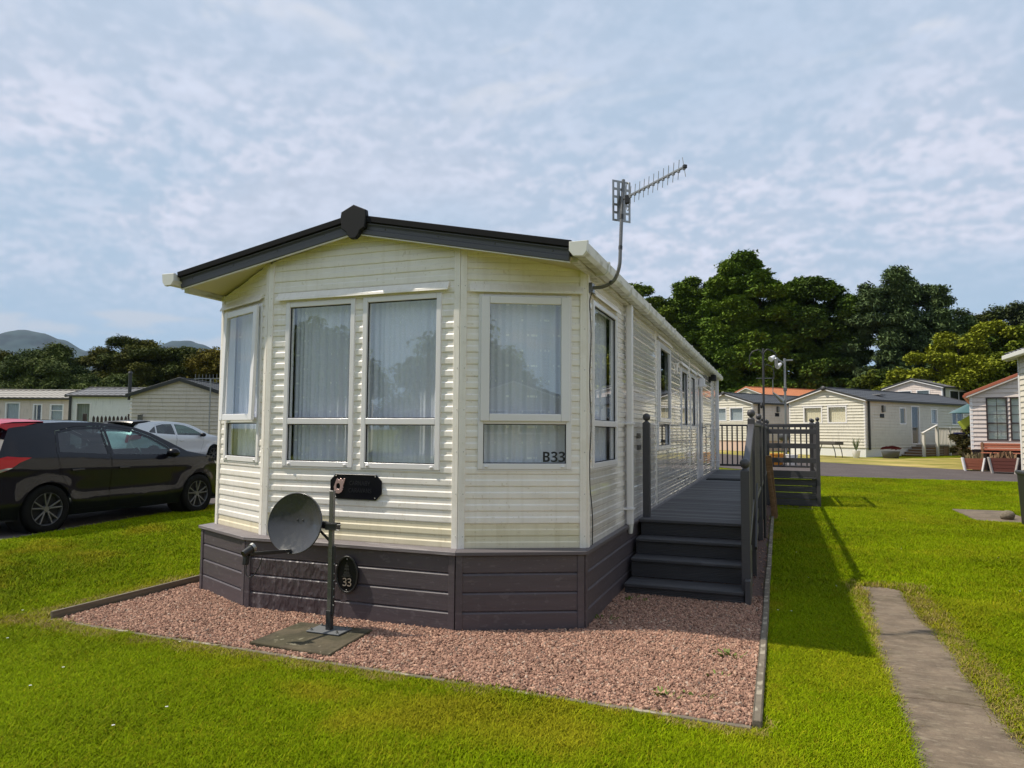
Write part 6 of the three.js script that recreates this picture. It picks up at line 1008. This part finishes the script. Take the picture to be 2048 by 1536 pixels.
tag(new B().add((() => { const g = new THREE.BoxGeometry(64, 3.4, 1.6, 64, 6, 2), p = g.attributes.position; for (let i = 0; i < p.count; i++) { const k = vnoise(p.getX(i) * 0.7, p.getY(i) * 0.9 + p.getZ(i), 5); p.setXYZ(i, p.getX(i), p.getY(i) + 0.9 * (k - 0.5), p.getZ(i) + 0.9 * (k - 0.5)); } g.computeVertexNormals(); return g.translate(6, 2.4, -67.5); })()).build('undergrowth', mat(WHITE, 1, { map: tex(256, 3, (u, v) => { const k = fT(u, v, 12, 12, 4, 701); return [0.018 * (0.4 + k), 0.026 * (0.4 + k), 0.010 * (0.4 + k)]; }) })), 'dark shady undergrowth below the wood', null, null, 'stuff');
// trees beyond the parked cars
const mid = { subs: 11, n: 10500, scale: 0.86, leaf: 'mid', layer: 0.55 };
const LG = [0.060, 0.085, 0.022], LG2 = [0.10, 0.125, 0.03], OL = [0.058, 0.074, 0.014], OL2 = [0.11, 0.108, 0.016];
tree({ ...mid, label: 'grey green willowy tree above the blush pink caravan', pos: [-54.5, 0.4, -37], seed: 41, h: 8.6, c: LG, c2: LG2, leaf: 'feather', lobes: [[0, 5.4, 0, 2.6], [2.0, 4.4, 0.5, 2.3], [-2.2, 4.6, 0.4, 2.2], [0.6, 7.0, 0, 1.4], [0, 2.6, 1.2, 2.6], [3.2, 2.6, 0.8, 2.0]] });
tree({ ...mid, label: 'dark tree cut by the photograph edge above the far roof', pos: [-60.2, 0.4, -36], seed: 42, h: 9, c: OL, c2: OL2, lobes: [[0, 5.6, 0, 2.6], [-2, 4.4, 0.5, 2.4], [1.6, 3.4, 0.8, 2.2], [-1, 7.4, 0, 1.4]] });
tree({ ...mid, label: 'lower grey green tree between the willowy tree and the dark spreading tree', pos: [-49.4, 0.4, -37.6], seed: 43, h: 6.4, c: LG, c2: LG2, leaf: 'feather', lobes: [[-0.8, 3.6, 0, 2.0], [1.6, 3.8, 0, 1.9], [0, 2.0, 1.0, 2.2], [-3, 3.0, 0.4, 1.9]] });
tree({ ...mid, n: 14000, label: 'dark olive spreading tree with layered crown behind the beige gable', pos: [-51.2, 0.4, -42.5], seed: 44, h: 10.2, c: OL, c2: OL2, layer: 0.4, flat: 0.6, lobes: [[0, 7.4, 0, 2.7], [-2.8, 6.4, 0.4, 2.3], [2.8, 6.6, 0.4, 2.3], [-4.4, 4.6, 0.8, 2.0], [0, 4.4, 1.0, 2.8], [4.4, 4.6, 0.8, 2.2]] });
tree({ ...mid, n: 13000, label: 'dark olive tree with flat topped crown beside the spreading tree', pos: [-46.4, 0.4, -43.5], seed: 45, h: 9.4, c: OL, c2: OL2, layer: 0.4, flat: 0.6, lobes: [[0, 6.6, 0, 2.5], [-2.6, 6.8, 0.2, 2.0], [2.6, 5.8, 0.4, 2.2], [0, 3.8, 1.2, 2.6], [4, 3.8, 0.6, 2.0]] });
tree({ ...mid, n: 10000, label: 'golden olive tree touching the edge of the main caravan', pos: [-41.6, 0.4, -43], seed: 46, h: 9, c: [0.075, 0.078, 0.012], c2: [0.15, 0.12, 0.012], flat: 0.65, lobes: [[0, 6.2, 0, 2.3], [-2.0, 5.2, 0.3, 1.8], [2.4, 5.4, 0.3, 2.2], [0, 3.4, 0.8, 2.4], [3.4, 3.2, 0.8, 2.2]] });
for (const [x, z, s, l, k] of [[-45.8, -36.4, 47, 'light green bush above the white caravan roof', 1.0], [-41.6, -35.0, 48, 'light green bush behind the flue pipe', 0.9], [-38.6, -36.6, 49, 'small light green bush over the beige roof slope', 0.85], [-56.2, -34.4, 50, 'yellow green bush low behind the blush pink caravan', 1.1], [-51.5, -35.0, 51, 'light green bush low behind the pale ribbed roof', 1.0], [-35.6, -37.5, 52, 'light green bush over the beige ridge', 0.95]]) tree({ ...mid, n: 4200, scale: 0.75, leaf: 'feather', name: 'broadleaf_bush', cat: 'bush', label: l, pos: [x, 0.4, z], seed: s, h: 4.4, trunkTop: 2, c: [0.07, 0.098, 0.022], c2: [0.12, 0.14, 0.03], lobes: [[0, 2.7 * k, 0, 1.5 * k], [1.4, 2.1 * k, 0.2, 1.3 * k], [-1.4, 2.2 * k, 0.2, 1.3 * k], [0.2, 1.0, 0.8, 1.6], [0, 3.8 * k, 0, 0.7]] });
// a hedge by the picket fence of the pale caravan
tree({ ...mid, n: 1500, scale: 0.55, leaf: 'small', name: 'garden_shrub', cat: 'shrub', label: 'dark shrub spilling through the fence beside the timber steps', pos: [11.75, 0.35, -35.6], seed: 60, h: 2, trunkTop: 0.7, c: [0.03, 0.035, 0.014], c2: [0.09, 0.08, 0.03], lobes: [[0, 0.8, 0, 0.42], [0.25, 1.2, 0, 0.35], [-0.1, 0.35, 0.1, 0.4]] });
// trees behind the photographer, mirrored in the windows
for (const [x, z, s, h, w, l] of [[-21.5, 29, 71, 7.6, 2.8, 'round tree behind the viewpoint mirrored in the front window'], [-14, 33, 72, 6.0, 3.2, 'hedge tree behind the viewpoint mirrored in the second front window'], [-8, 36, 73, 6.4, 3.2, 'tree behind the viewpoint towards the lane'], [-28, 24, 74, 6.4, 3.0, 'tree behind the viewpoint beyond the cars'], [0, 38, 75, 7.0, 3.4, 'tree behind the viewpoint on the open side'], [8, 37, 76, 7, 3.4, 'tree behind the viewpoint by the beige caravan'], [17, 34, 77, 8, 3.6, 'tree behind the viewpoint furthest from the cars'], [-32, 12, 78, 5.5, 3.0, 'tree beyond the lane mirrored in the bay window side']]) tree({ ...mid, n: 2600, scale: 1.5, label: l, pos: [x, 0.3, z], seed: s, h, c: G1, c2: G2, lobes: [[0, h * 0.62, 0, w], [-w * 0.7, h * 0.45, 0.4, w * 0.75], [w * 0.7, h * 0.45, 0.4, w * 0.75], [0.2, h * 0.85, 0, w * 0.5], [0, h * 0.25, 0, w]] });

// far hills: a ridge line with slopes falling away on both sides
function hill(label, a, b, deep, crest, seed, c) {
  const n = 150, m = 40, pos = [], idx = [], uv = [], A = V(a[0], 0, a[1]), D = V(b[0], 0, b[1]).sub(A), L = D.length(), U = D.normalize(), N = V(-U.z, 0, U.x);
  const H = u => { for (let i = 0; i + 1 < crest.length; i++) if (u <= crest[i + 1][0]) return lerp(crest[i][1], crest[i + 1][1], fade(clamp((u - crest[i][0]) / (crest[i + 1][0] - crest[i][0])))); return crest[crest.length - 1][1]; };
  for (let i = 0; i <= n; i++) for (let j = 0; j <= m; j++) { const u = i / n * L, v = (j / m * 2 - 1) * deep, k = Math.max(0, 1 - Math.pow(Math.abs(j / m * 2 - 1), 1.25)), h = H(u) * k * (1 + 0.22 * (1 - k) * (fbm(u * 0.006 + seed, v * 0.006, 5, seed) - 0.5) * 2) + 9 * (fbm(u * 0.02, v * 0.02 + seed, 4, seed + 1) - 0.5) * smooth(0, 0.2, k), p = A.clone().addScaledVector(U, u).addScaledVector(N, v); pos.push(p.x, h - 4, p.z); uv.push(p.x, p.z); }
  for (let i = 0; i < n; i++) for (let j = 0; j < m; j++) { const q = i * (m + 1) + j, r = q + 1, e = q + m + 1, f = e + 1; idx.push(q, r, e, r, f, e); }
  const g = new THREE.BufferGeometry(); g.setAttribute('position', new THREE.Float32BufferAttribute(pos, 3)); g.setAttribute('uv', new THREE.Float32BufferAttribute(uv, 2)); g.setIndex(idx); g.computeVertexNormals();
  tag(meshOf(g, 'hill', mat(WHITE, 1, { side: THREE.DoubleSide, map: tex(256, 420, (p, q) => { const k = smooth(0.35, 0.65, fT(p, q, 8, 8, 5, seed)); return c.map(w => w * (0.5 + 0.9 * k)); }) })), label, null, null, 'structure');
}
hill('large dark hill on the horizon above the parked cars', [-3580, -1330], [-2000, -2030], 700, [[0, 130], [500, 240], [800, 312], [1010, 336], [1105, 358], [1180, 347], [1250, 322], [1340, 285], [1430, 244], [1520, 170], [1580, 60]], 81, [0.018, 0.032, 0.028]);
hill('smaller dark hill between the trees behind the beige caravan', [-2420, -1890], [-1500, -2160], 620, [[0, 60], [160, 190], [300, 285], [360, 322], [410, 326], [470, 312], [560, 275], [700, 200], [930, 50]], 83, [0.014, 0.027, 0.026]);
scene.fog = new THREE.FogExp2(new THREE.Color().setRGB(0.40, 0.56, 0.80), 0.00007);

renderer.render(scene, camera);
